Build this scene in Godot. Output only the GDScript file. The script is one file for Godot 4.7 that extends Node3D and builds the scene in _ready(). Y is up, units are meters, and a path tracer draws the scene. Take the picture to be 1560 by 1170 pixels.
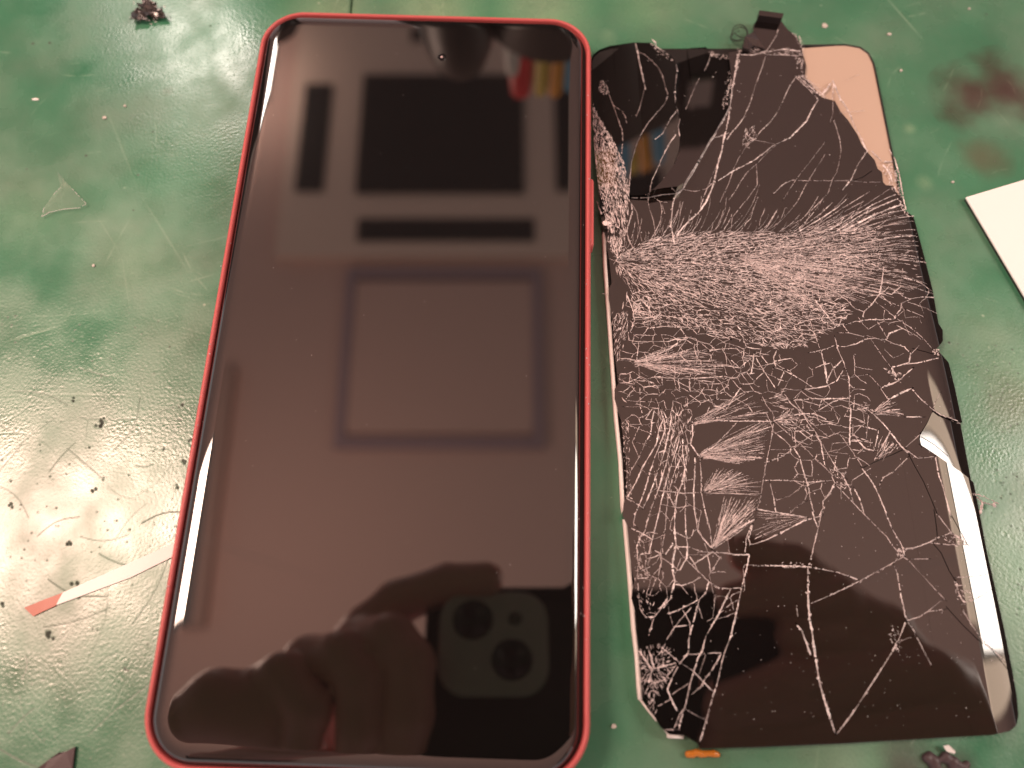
extends Node3D
# A workbench close-up: a red-framed phone and a shattered display panel on green mats, under two light battens.
const MM := 0.001
const TOP := 2.6            # height of the display panel's glass (mm)
const EYE := Vector3(0, 0.1545, 0)
const PITCH := 71.237

var rng := RandomNumberGenerator.new()
var M := {}
var names := {}

# ------------------------------------------------------------------ helpers
func numbered(called: String) -> String:
	var n: int = names.get(called, 0)
	names[called] = n + 1
	return called if n == 0 else "%s_%03d" % [called, n]

func tag(o: Node3D, label: String, category: String, group := "") -> Node3D:
	o.set_meta("label", label)
	o.set_meta("category", category)
	if group:
		o.set_meta("group", group)
	return o

func thing(called: String, label: String, category: String, at := Vector3.ZERO, group := "") -> Node3D:
	var o := Node3D.new()
	o.name = numbered(called)
	add_child(o)
	o.position = at
	tag(o, label, category, group)
	return o

func obj(called: String, mesh: Mesh, m: Material, parent: Node = self) -> MeshInstance3D:
	var o := MeshInstance3D.new()
	o.name = numbered(called) if parent == self else called
	o.mesh = mesh
	o.material_override = m
	parent.add_child(o, true)
	return o

func struct(called: String, mesh: Mesh, m: Material, at := Vector3.ZERO) -> MeshInstance3D:
	var o := obj(called, mesh, m)
	o.position = at
	o.set_meta("kind", "structure")
	return o

func stuff(o: MeshInstance3D) -> MeshInstance3D:
	o.set_meta("kind", "stuff")
	return o

func lin(r: float, g: float, b: float) -> Color:
	return Color(r, g, b).linear_to_srgb()

func mat(c: Color, rough := 0.6, spec := 0.5, metal := 0.0) -> StandardMaterial3D:
	var m := StandardMaterial3D.new()
	m.albedo_color = c
	m.roughness = rough
	m.metallic_specular = spec
	m.metallic = metal
	return m

func box(size: Vector3) -> BoxMesh:
	var b := BoxMesh.new()
	b.size = size
	return b

func new_st(smooth := true) -> SurfaceTool:
	var st := SurfaceTool.new()
	st.begin(Mesh.PRIMITIVE_TRIANGLES)
	st.set_smooth_group(0 if smooth else -1)
	return st

func done(st: SurfaceTool, normals := true) -> ArrayMesh:
	if normals:
		st.generate_normals()
	return st.commit()

func tri(st: SurfaceTool, a: Vector3, b: Vector3, c: Vector3) -> void:
	st.add_vertex(a)
	st.add_vertex(b)
	st.add_vertex(c)

func quad(st: SurfaceTool, a: Vector3, b: Vector3, c: Vector3, d: Vector3) -> void:
	tri(st, a, b, c)
	tri(st, a, c, d)

# closed rings (clockwise seen from above), each one the next step up or inwards
func loft(st: SurfaceTool, rings: Array, cap := true) -> void:
	for k in rings.size() - 1:
		var lo: PackedVector3Array = rings[k]
		var hi: PackedVector3Array = rings[k + 1]
		var n := lo.size()
		for i in n:
			var j := (i + 1) % n
			quad(st, lo[i], lo[j], hi[j], hi[i])
	if cap:
		var r: PackedVector3Array = rings[rings.size() - 1]
		var c := Vector3.ZERO
		for p in r:
			c += p / r.size()
		for i in r.size():
			tri(st, c, r[i], r[(i + 1) % r.size()])

func round_rect(w: float, l: float, r: float, inset: float, y: float, steps := 10) -> PackedVector3Array:
	var out := PackedVector3Array()
	var hw := w / 2 - inset
	var hl := l / 2 - inset
	var rr := maxf(r - inset, 0.3)
	for q in 4:
		var c := Vector2((hw - rr) * [1, -1, -1, 1][q], (hl - rr) * [1, 1, -1, -1][q])
		for i in steps + 1:
			var a := PI / 2 * (q + float(i) / steps)
			out.append(Vector3(c.x + cos(a) * rr, y, c.y + sin(a) * rr) * MM)
	return out

func rounded_slab(w: float, l: float, r: float, profile: Array, steps := 10) -> ArrayMesh:
	var st := new_st()
	var rings := []
	for p in profile:
		rings.append(round_rect(w, l, r, p[0], p[1], steps))
	loft(st, rings)
	return done(st)

func lathe(profile: Array, sides := 28) -> ArrayMesh:
	var st := new_st()
	var rings := []
	for p in profile:
		var ring := PackedVector3Array()
		for i in sides:
			var a := TAU * i / sides
			ring.append(Vector3(cos(a) * p[0], p[1], sin(a) * p[0]))
		rings.append(ring)
	loft(st, rings)
	return done(st)

# flat piece with thickness: outline in mm (x, z), from y0 to y1 (mm)
func plate(points: PackedVector2Array, y0: float, y1: float, rough_edge := 0.0) -> ArrayMesh:
	var st := new_st(false)
	var p := points
	if Geometry2D.is_polygon_clockwise(p):
		p = p.duplicate()
		p.reverse()
	var idx := Geometry2D.triangulate_polygon(p)
	var ys := PackedFloat32Array()
	for i in p.size():
		ys.append(y1 + rng.randf_range(-1, 1) * rough_edge)
	for t in range(0, idx.size(), 3):
		var v := [idx[t], idx[t + 1], idx[t + 2]]
		if (p[v[1]] - p[v[0]]).cross(p[v[2]] - p[v[0]]) < 0:
			v = [v[0], v[2], v[1]]
		tri(st, Vector3(p[v[0]].x, ys[v[0]], p[v[0]].y) * MM, Vector3(p[v[1]].x, ys[v[1]], p[v[1]].y) * MM, Vector3(p[v[2]].x, ys[v[2]], p[v[2]].y) * MM)
	var s := 0.0
	for i in p.size():
		s += p[i].cross(p[(i + 1) % p.size()])
	for i in p.size():
		var j := (i + 1) % p.size()
		if s < 0:
			var k := i
			i = j
			j = k
		quad(st, Vector3(p[i].x, y0, p[i].y) * MM, Vector3(p[j].x, y0, p[j].y) * MM, Vector3(p[j].x, ys[j], p[j].y) * MM, Vector3(p[i].x, ys[i], p[i].y) * MM)
	return done(st)

func pts(a: Array, k := 1.0) -> PackedVector2Array:
	var out := PackedVector2Array()
	for i in range(0, a.size(), 2):
		out.append(Vector2(a[i], a[i + 1]) * k)
	return out

# ------------------------------------------------------------------ textures of the mat
var TW := 1536
var TH := 1110
const MAT_X := -180.0   # mm covered by one repeat of the mat's texture
const MAT_Z := -170.0
const MAT_W := 360.0
const MAT_H := 260.0

func noise_bytes(s: int, period_px: float, octaves := 3, w := 0, h := 0) -> PackedByteArray:
	var n := FastNoiseLite.new()
	n.seed = s
	n.noise_type = FastNoiseLite.TYPE_SIMPLEX_SMOOTH
	n.frequency = 1.0 / period_px
	n.fractal_octaves = octaves
	return n.get_seamless_image(w if w else TW, h if h else TH, false, false, 0.1, true).get_data()

func stamp(field: PackedFloat32Array, from: Vector2, to: Vector2, width: float, gain: float, fade := true) -> void:
	var n := int(from.distance_to(to) * 1.6) + 1
	for i in n + 1:
		var t := float(i) / n
		var c := from.lerp(to, t)
		var g := gain * (sin(PI * t) if fade else 1.0)
		for dy in range(-int(width) - 1, int(width) + 2):
			for dx in range(-int(width) - 1, int(width) + 2):
				var x := int(c.x) + dx
				var y := int(c.y) + dy
				if x < 0 or y < 0 or x >= TW or y >= TH:
					continue
				var f := clampf(width - Vector2(x, y).distance_to(c) + 0.5, 0, 1)
				var at := y * TW + x
				if absf(g * f) > absf(field[at]):
					field[at] = g * f

func tx(x: float, z: float) -> Vector2:
	return Vector2((x - MAT_X) / MAT_W * TW, (z - MAT_Z) / MAT_H * TH)

func make_mat_material() -> StandardMaterial3D:
	var broad := noise_bytes(11, 420, 4)
	var mid := noise_bytes(12, 60, 4)
	var fine := noise_bytes(13, 3.4, 2)
	var grain := noise_bytes(14, 2.2, 2)
	var wipe := noise_bytes(15, 160, 5)
	var marks := PackedFloat32Array()      # worn, lighter scratches
	var dents := PackedFloat32Array()      # relief
	var dirt := PackedFloat32Array()       # brown and dark staining
	marks.resize(TW * TH)
	dents.resize(TW * TH)
	dirt.resize(TW * TH)
	# long shallow knife scratches and short scuffs
	for i in 420:
		var p := Vector2(rng.randf() * TW, rng.randf() * TH)
		var a := rng.randf() * TAU
		var l := rng.randf_range(8, 60) if i > 26 else rng.randf_range(60, 240)
		var q := p + Vector2(cos(a), sin(a)) * l
		var m := (p + q) / 2 + Vector2(-sin(a), cos(a)) * rng.randf_range(-0.1, 0.1) * l
		var w := rng.randf_range(0.5, 0.9)
		var g := rng.randf_range(0.1, 0.42) * (1.3 if i % 9 == 0 else 0.7)
		stamp(marks, p, m, w, g)
		stamp(marks, m, q, w, g)
		stamp(dents, p, m, w + 0.3, -0.5)
		stamp(dents, m, q, w + 0.3, -0.5)
	# a few that the mat clearly shows
	for s in [[-120, -44, -110, -62, 0.7], [-110, -62, -98, -66, 0.7], [94, -160, 103, -143, 0.8], [84, -143, 89, -132, 0.5], [112, -35, 119, -56, 0.6], [-66, 20, -52, 4, 0.5], [-74, -12, -60, 2, 0.4]]:
		stamp(marks, tx(s[0], s[1]), tx(s[2], s[3]), 0.8, s[4] * 0.6)
		stamp(dents, tx(s[0], s[1]), tx(s[2], s[3]), 1.6, -0.9)
	# pits and specks
	for i in 260:
		var p := Vector2(rng.randf() * TW, rng.randf() * TH)
		var r := rng.randf_range(0.5, 1.5)
		stamp(dents, p, p + Vector2(0.4, 0.2), r + 0.6, rng.randf_range(-1, 0.9), false)
		if i % 3 == 0:
			stamp(marks, p, p + Vector2(0.4, 0.2), r * 0.8, rng.randf_range(0.2, 0.75), false)
		elif i % 3 == 1:
			stamp(dirt, p, p + Vector2(0.5, 0.2), r, rng.randf_range(0.25, 0.8), false)
	# gritty patches: right of the panel and in the worn patch on the left
	for i in 1500:
		var p := tx(rng.randf_range(96, 122), rng.randf_range(-62, 24)) if i % 3 else tx(rng.randf_range(-122, -62), rng.randf_range(-70, 24))
		var r := rng.randf_range(0.4, 1.1)
		stamp(dents, p, p + Vector2(0.3, 0.2), r + 0.5, rng.randf_range(-1, 1), false)
		stamp(marks if i % 2 else dirt, p, p + Vector2(0.3, 0.2), r * 0.7, rng.randf_range(0.15, 0.6), false)
	# dark pits in the worn patch on the left
	for i in 30:
		var p := tx(rng.randf_range(-118, -66), rng.randf_range(-50, 8))
		var r := rng.randf_range(0.8, 2.6) if i > 2 else rng.randf_range(2.4, 3.4)
		for k in (3 if i > 2 else 7):
			var d := Vector2(rng.randf_range(-r, r), rng.randf_range(-r, r)) * 1.2
			stamp(dirt, p + d, p + d + Vector2(0.5, 0.5), r * rng.randf_range(0.25, 0.55), rng.randf_range(0.5, 0.95), false)
			stamp(dents, p + d, p + d + Vector2(0.5, 0.5), r * 0.6, -1.0, false)
	# fine hairs and cuts there
	for i in 64:
		var p := tx(rng.randf_range(-125, -64), rng.randf_range(-56, 14))
		var a := rng.randf() * TAU
		var q := p + Vector2(cos(a), sin(a)) * rng.randf_range(14, 70)
		var g := rng.randf_range(0.12, 0.6) * (1.3 if i % 8 == 0 else 0.7)
		var bow := Vector2(-sin(a), cos(a)) * rng.randf_range(-0.16, 0.16) * p.distance_to(q)
		var last := p
		for k in 6:
			var t := (k + 1) / 6.0
			var here := p.lerp(q, t) + bow * sin(PI * t)
			stamp(dents, last, here, 0.7, -0.5, false)
			stamp(dirt, last, here, 0.32, g, false)
			last = here
	# soft stains: x, z, radius in mm, strength, kind (1 brown, 2 red brown, 3 plum, 4 pale wear, and glare painted along the far edge)
	var stains_and_glare := [[112, -126, 12, 1.0, 2], [121, -128, 14, 1.0, 2], [111, -109, 8, 0.7, 1], [72, 21, 9, 0.55, 3], [79, 22, 7, 0.75, 3], [-63, -98, 2.6, 0.45, 1], [-84, -128, 2.0, 0.3, 1], [36, -5, 10, 0.5, 1], [34, 12, 14, 0.45, 1],
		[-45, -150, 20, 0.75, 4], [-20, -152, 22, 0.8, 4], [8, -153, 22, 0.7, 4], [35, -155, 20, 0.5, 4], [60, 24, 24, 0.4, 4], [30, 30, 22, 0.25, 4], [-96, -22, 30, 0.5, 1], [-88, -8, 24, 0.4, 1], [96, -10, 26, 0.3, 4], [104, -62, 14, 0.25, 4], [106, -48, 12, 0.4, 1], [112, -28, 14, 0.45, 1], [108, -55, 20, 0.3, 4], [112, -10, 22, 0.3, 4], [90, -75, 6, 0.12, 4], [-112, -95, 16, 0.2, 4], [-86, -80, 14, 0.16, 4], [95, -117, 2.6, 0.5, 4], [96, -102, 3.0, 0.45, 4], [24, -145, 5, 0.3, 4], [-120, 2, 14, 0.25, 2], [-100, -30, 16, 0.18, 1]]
	var st_f := []
	for s in stains_and_glare:
		var c := tx(s[0], s[1])
		st_f.append([c.x, c.y, s[2] / MAT_W * TW, s[3], s[4]])
	var stain_glare_img := [PackedFloat32Array(), PackedFloat32Array(), PackedFloat32Array(), PackedFloat32Array()]
	for i in 4:
		var blank := PackedFloat32Array()
		blank.resize(TW * TH)
		stain_glare_img[i] = blank
	for s in st_f:
		var field: PackedFloat32Array = stain_glare_img[s[4] - 1]
		var r: float = s[2]
		for y in range(maxi(0, int(s[1] - r)), mini(TH, int(s[1] + r))):
			for x in range(maxi(0, int(s[0] - r)), mini(TW, int(s[0] + r))):
				var d := Vector2(x, y).distance_to(Vector2(s[0], s[1])) / r
				if d < 1:
					var at := y * TW + x
					var f := smoothstep(1.0, -0.1, d + (mid[at] - 128) * 0.002 + (wipe[at] - 128) * 0.0015)
					field[at] = maxf(field[at], f * s[3])
		stain_glare_img[s[4] - 1] = field
	var brown: PackedFloat32Array = stain_glare_img[0]
	var rust: PackedFloat32Array = stain_glare_img[1]
	var plum: PackedFloat32Array = stain_glare_img[2]
	var pale: PackedFloat32Array = stain_glare_img[3]  # worn areas, plus the glare painted along the far edge
	var col := PackedByteArray()
	col.resize(TW * TH * 3)
	var hgt := PackedByteArray()
	hgt.resize(TW * TH)
	var rgh := PackedByteArray()
	rgh.resize(TW * TH)
	for i in TW * TH:
		var b := broad[i] / 255.0
		var m := mid[i] / 255.0 - 0.5
		var g := grain[i] / 255.0 - 0.5
		var wp := wipe[i] / 255.0
		# sRGB base of the mat, from fresh green to a chalky worn green
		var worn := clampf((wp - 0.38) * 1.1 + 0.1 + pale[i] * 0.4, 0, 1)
		var r := lerpf(62, 106, worn)
		var gg := lerpf(122, 132, worn)
		var bl := lerpf(92, 112, worn)
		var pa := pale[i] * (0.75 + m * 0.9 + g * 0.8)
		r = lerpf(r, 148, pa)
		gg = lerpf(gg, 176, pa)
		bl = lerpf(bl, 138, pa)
		var k := 1.0 + (b - 0.5) * 0.16 + m * 0.07 + g * 0.05
		var br := brown[i]
		var ru := rust[i]
		var pl := plum[i]
		var da := dirt[i]
		r = lerpf(lerpf(lerpf(r, 92, br), 62, ru), 74, pl) * k
		gg = lerpf(lerpf(lerpf(gg, 92, br), 42, ru), 58, pl) * k
		bl = lerpf(lerpf(lerpf(bl, 72, br), 34, ru), 62, pl) * k
		var sc := marks[i]
		r = lerpf(lerpf(r, 178, sc), 34, da)
		gg = lerpf(lerpf(gg, 190, sc), 32, da)
		bl = lerpf(lerpf(bl, 168, sc), 28, da)
		col[i * 3] = clampi(int(r), 0, 255)
		col[i * 3 + 1] = clampi(int(gg), 0, 255)
		col[i * 3 + 2] = clampi(int(bl), 0, 255)
		hgt[i] = clampi(int(128 + (fine[i] - 128) * 0.2 + m * 12 + g * 46 + dents[i] * 34), 0, 255)
		rgh[i] = clampi(int(255 * (0.24 + worn * 0.08 + ru * 0.2 + m * 0.22 + (wp - 0.5) * 0.14 + sc * 0.1 + da * 0.75)), 0, 255)
	var s := StandardMaterial3D.new()
	s.albedo_texture = ImageTexture.create_from_image(Image.create_from_data(TW, TH, false, Image.FORMAT_RGB8, col))
	s.roughness = 1.0
	s.roughness_texture = ImageTexture.create_from_image(Image.create_from_data(TW, TH, false, Image.FORMAT_L8, rgh))
	s.heightmap_enabled = true
	s.heightmap_texture = ImageTexture.create_from_image(Image.create_from_data(TW, TH, false, Image.FORMAT_L8, hgt))
	s.heightmap_scale = 0.0115
	s.metallic_specular = 0.6
	return s

# ------------------------------------------------------------------ flat mat sheet with a bevelled seam edge
func mat_sheet(x0: float, x1: float, z0: float, z1: float, seam_left: bool) -> ArrayMesh:
	var st := new_st(false)
	var b := 0.35
	var put := func(x: float, y: float, z: float) -> void:
		st.set_uv(Vector2((x - MAT_X) / MAT_W, (z - MAT_Z) / MAT_H))
		st.add_vertex(Vector3(x, y, z) * MM)
	var xs := [x0 + b, x1] if seam_left else [x0, x1 - b]
	for t in [[xs[0], z0], [xs[1], z0], [xs[1], z1], [xs[0], z0], [xs[1], z1], [xs[0], z1]]:
		put.call(t[0], 0.0, t[1])
	if seam_left:
		for t in [[x0, -0.35, z0], [xs[0], 0.0, z0], [xs[0], 0.0, z1], [x0, -0.35, z0], [xs[0], 0.0, z1], [x0, -0.35, z1], [x0, -3.0, z0], [x0, -0.35, z0], [x0, -0.35, z1], [x0, -3.0, z0], [x0, -0.35, z1], [x0, -3.0, z1]]:
			put.call(t[0], t[1], t[2])
	else:
		for t in [[xs[1], 0.0, z0], [x1, -0.35, z0], [x1, -0.35, z1], [xs[1], 0.0, z0], [x1, -0.35, z1], [xs[1], 0.0, z1], [x1, -0.35, z0], [x1, -3.0, z0], [x1, -3.0, z1], [x1, -0.35, z0], [x1, -3.0, z1], [x1, -0.35, z1]]:
			put.call(t[0], t[1], t[2])
	return done(st)

# ------------------------------------------------------------------ the broken panel
const CENTRE := Vector2(60.65, -49.44)
const BAND := 8.0
var cracks: Array = []          # [width class, points in mm]
var EDGE_Z := PackedFloat32Array([-92, -70, -45, -24, -16, -7, 0, 6, 18, 32, 47, 58, 62, 66])
var EDGE_X := PackedFloat32Array([21.8, 27.8, 30.4, 31.2, 31.6, 32.0, 32.2, 32.25, 32.3, 32.5, 32.7, 32.6, 32.6, 32.6])

func crack_line(w: int, a: Array) -> void:
	cracks.append([w, pts(a, 0.1)])

func edge_x(z: float) -> float:
	if z <= EDGE_Z[0]:
		return EDGE_X[0]
	for i in EDGE_Z.size() - 1:
		if z <= EDGE_Z[i + 1]:
			return lerpf(EDGE_X[i], EDGE_X[i + 1], (z - EDGE_Z[i]) / (EDGE_Z[i + 1] - EDGE_Z[i]))
	return EDGE_X[EDGE_X.size() - 1]

# how far the glass bends down towards the right-hand edge, and its slope there
func bend(p: Vector2) -> Vector2:
	var d := edge_x(p.y) - p.x
	if d >= BAND:
		return Vector2.ZERO
	var t := 1.0 - maxf(d, 0.0) / BAND
	return Vector2(-0.4 * BAND * pow(t, 3.0) / 3.0, -0.4 * pow(t, 2.0))

func glass_y(p: Vector2) -> float:
	var y := TOP + bend(p).x
	for t in tilts:
		if Geometry2D.is_point_in_polygon(p, t[0]):
			y += (p.x - t[1].x) * t[2] + (p.y - t[1].y) * t[3]
	return y

var tilts: Array = []           # [polygon, pivot, slope x, slope z]: big pieces that came loose and lean

func cut_glass(outline: PackedVector2Array) -> Array:
	var shards: Array = [outline]
	for c in cracks:
		var gap: float = [0.16, 0.09, 0.12, 0.2][c[0]]
		for g in Geometry2D.offset_polyline(longer(c[1], 0.4), gap / 2, Geometry2D.JOIN_MITER, Geometry2D.END_SQUARE):
			if Geometry2D.is_polygon_clockwise(g):
				continue
			var box2 := bounds(g)
			var next: Array = []
			for s in shards:
				if not bounds(s).intersects(box2):
					next.append(s)
					continue
				next.append_array(outers(Geometry2D.clip_polygons(s, g)))
			shards = next
	return shards

# the same line, a little longer at both ends
func longer(p: PackedVector2Array, by: float) -> PackedVector2Array:
	var o := p.duplicate()
	var n := o.size()
	var a := (p[0] - p[1]).normalized() * by
	var e := (p[n - 1] - p[n - 2]).normalized() * by
	o[0] += a
	o[n - 1] += e
	return o

func bounds(p: PackedVector2Array) -> Rect2:
	var r := Rect2(p[0], Vector2.ZERO)
	for q in p:
		r = r.expand(q)
	return r.grow(0.001)

# polygons without holes: a polygon with a hole is parted through the hole
func outers(res: Array) -> Array:
	var out: Array = []
	var holes: Array = []
	for r in res:
		if Geometry2D.is_polygon_clockwise(r):
			holes.append(r)
		elif area(r) > 0.03:
			out.append(r)
	for h in holes:
		if area(h) < 0.0005:
			continue
		var b := bounds(h)
		var x := b.get_center().x
		var next: Array = []
		for o in out:
			if not bounds(o).encloses(b):
				next.append(o)
				continue
			for side in [Rect2(-200, -200, 200 + x - 0.0004, 400), Rect2(x + 0.0004, -200, 200, 400)]:
				var half := PackedVector2Array([side.position, side.position + Vector2(side.size.x, 0), side.end, side.position + Vector2(0, side.size.y)])
				for piece in Geometry2D.intersect_polygons(o, half):
					for q in Geometry2D.clip_polygons(piece, h):
						if not Geometry2D.is_polygon_clockwise(q) and area(q) > 0.03:
							next.append(q)
		out = next
	return out

func area(p: PackedVector2Array) -> float:
	var s := 0.0
	for i in p.size():
		s += p[i].cross(p[(i + 1) % p.size()])
	return absf(s) / 2

func centroid(p: PackedVector2Array) -> Vector2:
	var c := Vector2.ZERO
	var s := 0.0
	for i in p.size():
		var w := (p[i] - p[0]).cross(p[(i + 1) % p.size()] - p[0])
		c += (p[0] + p[i] + p[(i + 1) % p.size()]) / 3 * w
		s += w
	return c / s if absf(s) > 1e-6 else p[0]

func shard_into(st: SurfaceTool, p: PackedVector2Array, sx: float, sz: float, drop: float) -> void:
	var c := centroid(p)
	for t in tilts:
		if Geometry2D.is_point_in_polygon(c, t[0]):
			drop += (c.x - t[1].x) * t[2] + (c.y - t[1].y) * t[3]
			sx += t[2]
			sz += t[3]
	var b := bounds(p)
	var near := false
	for q in p:
		if edge_x(q.y) - q.x < BAND:
			near = true
	var pieces: Array = []
	if near:
		var cuts := [-3.0, 0.5, 1.0, 1.6, 2.2, 2.9, 3.6, 4.4, 5.4, 6.6, BAND, 90.0]
		for k in cuts.size() - 1:
			var strip := PackedVector2Array()
			var zs := [-110.0]
			for z in EDGE_Z:
				zs.append(z)
			zs.append(90.0)
			for z in zs:
				strip.append(Vector2(edge_x(z) - cuts[k], z))
			zs.reverse()
			for z in zs:
				strip.append(Vector2(edge_x(z) - cuts[k + 1], z))
			for q in Geometry2D.intersect_polygons(p, strip):
				pieces.append(q)
	else:
		pieces = [p]
	var lift := func(q: Vector2) -> float:
		return TOP + bend(q).x + drop + (q.x - c.x) * sx + (q.y - c.y) * sz
	for q in pieces:
		var idx := Geometry2D.triangulate_polygon(q)
		for t in range(0, idx.size(), 3):
			var v := [q[idx[t]], q[idx[t + 1]], q[idx[t + 2]]]
			if (v[1] - v[0]).cross(v[2] - v[0]) < 0:
				v = [v[0], v[2], v[1]]
			for w in v:
				st.set_normal(Vector3(-(bend(w).y + sx), 1, -sz).normalized())
				st.add_vertex(Vector3(w.x, lift.call(w), w.y) * MM)
	var s := 0.0
	for i in p.size():
		s += p[i].cross(p[(i + 1) % p.size()])
	for i in p.size():
		var a := p[i]
		var e := p[(i + 1) % p.size()]
		if s < 0:
			var k := a
			a = e
			e = k
		var n := maxi(1, int(a.distance_to(e) / 1.2)) if near else 1
		var d := (e - a).normalized()
		for k in n:
			var u := a.lerp(e, float(k) / n)
			var w := a.lerp(e, float(k + 1) / n)
			st.set_normal(Vector3(d.y, 0, -d.x))
			quad(st, Vector3(u.x, 0.85, u.y) * MM, Vector3(w.x, 0.85, w.y) * MM, Vector3(w.x, lift.call(w), w.y) * MM, Vector3(u.x, lift.call(u), u.y) * MM)

# pale ridge of splintered glass along a crack
func ridge(st: SurfaceTool, p: PackedVector2Array, hw: float, broken := 0.1, jitter := 0.05, step := 0.26) -> void:
	var line := PackedVector2Array()
	for i in p.size() - 1:
		var n := maxi(1, int(p[i].distance_to(p[i + 1]) / step))
		for k in n:
			line.append(p[i].lerp(p[i + 1], float(k) / n))
	line.append(p[p.size() - 1])
	var prev: Array = []
	var strength := rng.randf_range(0.6, 1.1)
	var tone := rng.randf_range(0.6, 1.0)
	st.set_color(Color(tone, tone, tone))
	for i in line.size():
		strength = clampf(strength + rng.randf_range(-0.25, 0.25), 0.4, 1.25)
		var d := (line[mini(i + 1, line.size() - 1)] - line[maxi(i - 1, 0)]).normalized()
		var nrm := Vector2(-d.y, d.x)
		var c := line[i] + nrm * rng.randfn(0, jitter * 0.55)
		var w := hw * strength * rng.randf_range(0.6, 1.25)
		if i == 0 or i == line.size() - 1:
			w *= 0.35
		var y := glass_y(c)
		var l := c - nrm * w
		var r := c + nrm * w
		var m := c + nrm * w * rng.randf_range(-0.6, 0.6)
		var now := [Vector3(l.x, y - 0.02, l.y) * MM, Vector3(m.x, y + rng.randf_range(0.04, 0.07) + hw * 0.25, m.y) * MM, Vector3(r.x, y - 0.02, r.y) * MM]
		if prev and rng.randf() > broken:
			tone = clampf(tone + rng.randf_range(-0.28, 0.3), 0.5, 1.0)
			st.set_color(Color(tone, tone * 0.97, tone * 0.96))
			quad(st, prev[0], now[0], now[1], prev[1])
			quad(st, prev[1], now[1], now[2], prev[2])
		prev = now
		if rng.randf() < 0.16 * step / 0.26:
			sliver(st, c + nrm * rng.randf_range(-1, 1) * hw * 1.6, d.angle() + rng.randf_range(-0.7, 0.7), rng.randf_range(0.25, 0.8), hw * rng.randf_range(0.25, 0.6))
		if rng.randf() < 0.06:
			crumb(st, c + nrm * rng.randf_range(-0.15, 0.15), y, hw * rng.randf_range(0.7, 1.8))

func crumb(st: SurfaceTool, c: Vector2, y: float, r: float) -> void:
	var t := Vector3(c.x, y + r * rng.randf_range(0.4, 0.9), c.y) * MM
	st.set_color(Color.WHITE)
	var ring := PackedVector3Array()
	var n := rng.randi_range(4, 6)
	for i in n:
		var a := TAU * (i + rng.randf_range(-0.3, 0.3)) / n
		ring.append(Vector3(c.x + cos(a) * r * rng.randf_range(0.6, 1.2), y - 0.03, c.y + sin(a) * r * rng.randf_range(0.6, 1.2)) * MM)
	for i in n:
		tri(st, t, ring[i], ring[(i + 1) % n])

func sliver(st: SurfaceTool, c: Vector2, a: float, l: float, w: float) -> void:
	var d := Vector2(cos(a), sin(a))
	var n := Vector2(-d.y, d.x)
	var y := glass_y(c)
	var up := rng.randf_range(0.04, 0.1)
	var tone := 1.0 - pow(rng.randf(), 1.8) * 0.6
	st.set_color(Color(tone, tone * 0.97, tone * 0.96))
	var p := c - d * l / 2
	var q := c + d * l / 2
	var m := c + n * w * rng.randf_range(-0.4, 0.4) + d * l * rng.randf_range(-0.2, 0.2)
	var v := [Vector3(p.x, y + 0.01, p.y) * MM, Vector3(c.x - n.x * w, y + 0.01, c.y - n.y * w) * MM, Vector3(q.x, y + 0.01, q.y) * MM, Vector3(c.x + n.x * w, y + 0.01, c.y + n.y * w) * MM]
	var t := Vector3(m.x, y + up, m.y) * MM
	for i in 4:
		tri(st, t, v[i], v[(i + 1) % 4])

# random splinters in an area, lying along the lines that fan out from a point (or along one direction)
func splinters(st: SurfaceTool, poly: PackedVector2Array, n: int, origin: Vector2, along := INF, lmin := 0.5, lmax := 2.2, w := 0.07, spread := 0.14, thin_from := INF, thin_to := INF) -> void:
	var b := bounds(poly)
	var left := n
	var guard := 0
	while left > 0 and guard < n * 12:
		guard += 1
		var c := Vector2(rng.randf_range(b.position.x, b.end.x), rng.randf_range(b.position.y, b.end.y))
		if not Geometry2D.is_point_in_polygon(c, poly):
			continue
		if thin_from < INF and rng.randf() > remap(clampf(c.x, thin_from, thin_to), thin_from, thin_to, 1.0, 0.16):
			continue
		left -= 1
		var a := along if along < INF else (c - origin).angle()
		a += rng.randfn(0, spread)
		if rng.randf() < 0.12:
			a += rng.randf_range(0.7, 1.3) * (1 if rng.randf() < 0.5 else -1)
			sliver(st, c, a, rng.randf_range(lmin, lmax) * 0.5, w * rng.randf_range(0.5, 1.0))
		else:
			sliver(st, c, a, rng.randf_range(lmin, lmax), w * rng.randf_range(0.5, 1.35))

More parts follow.
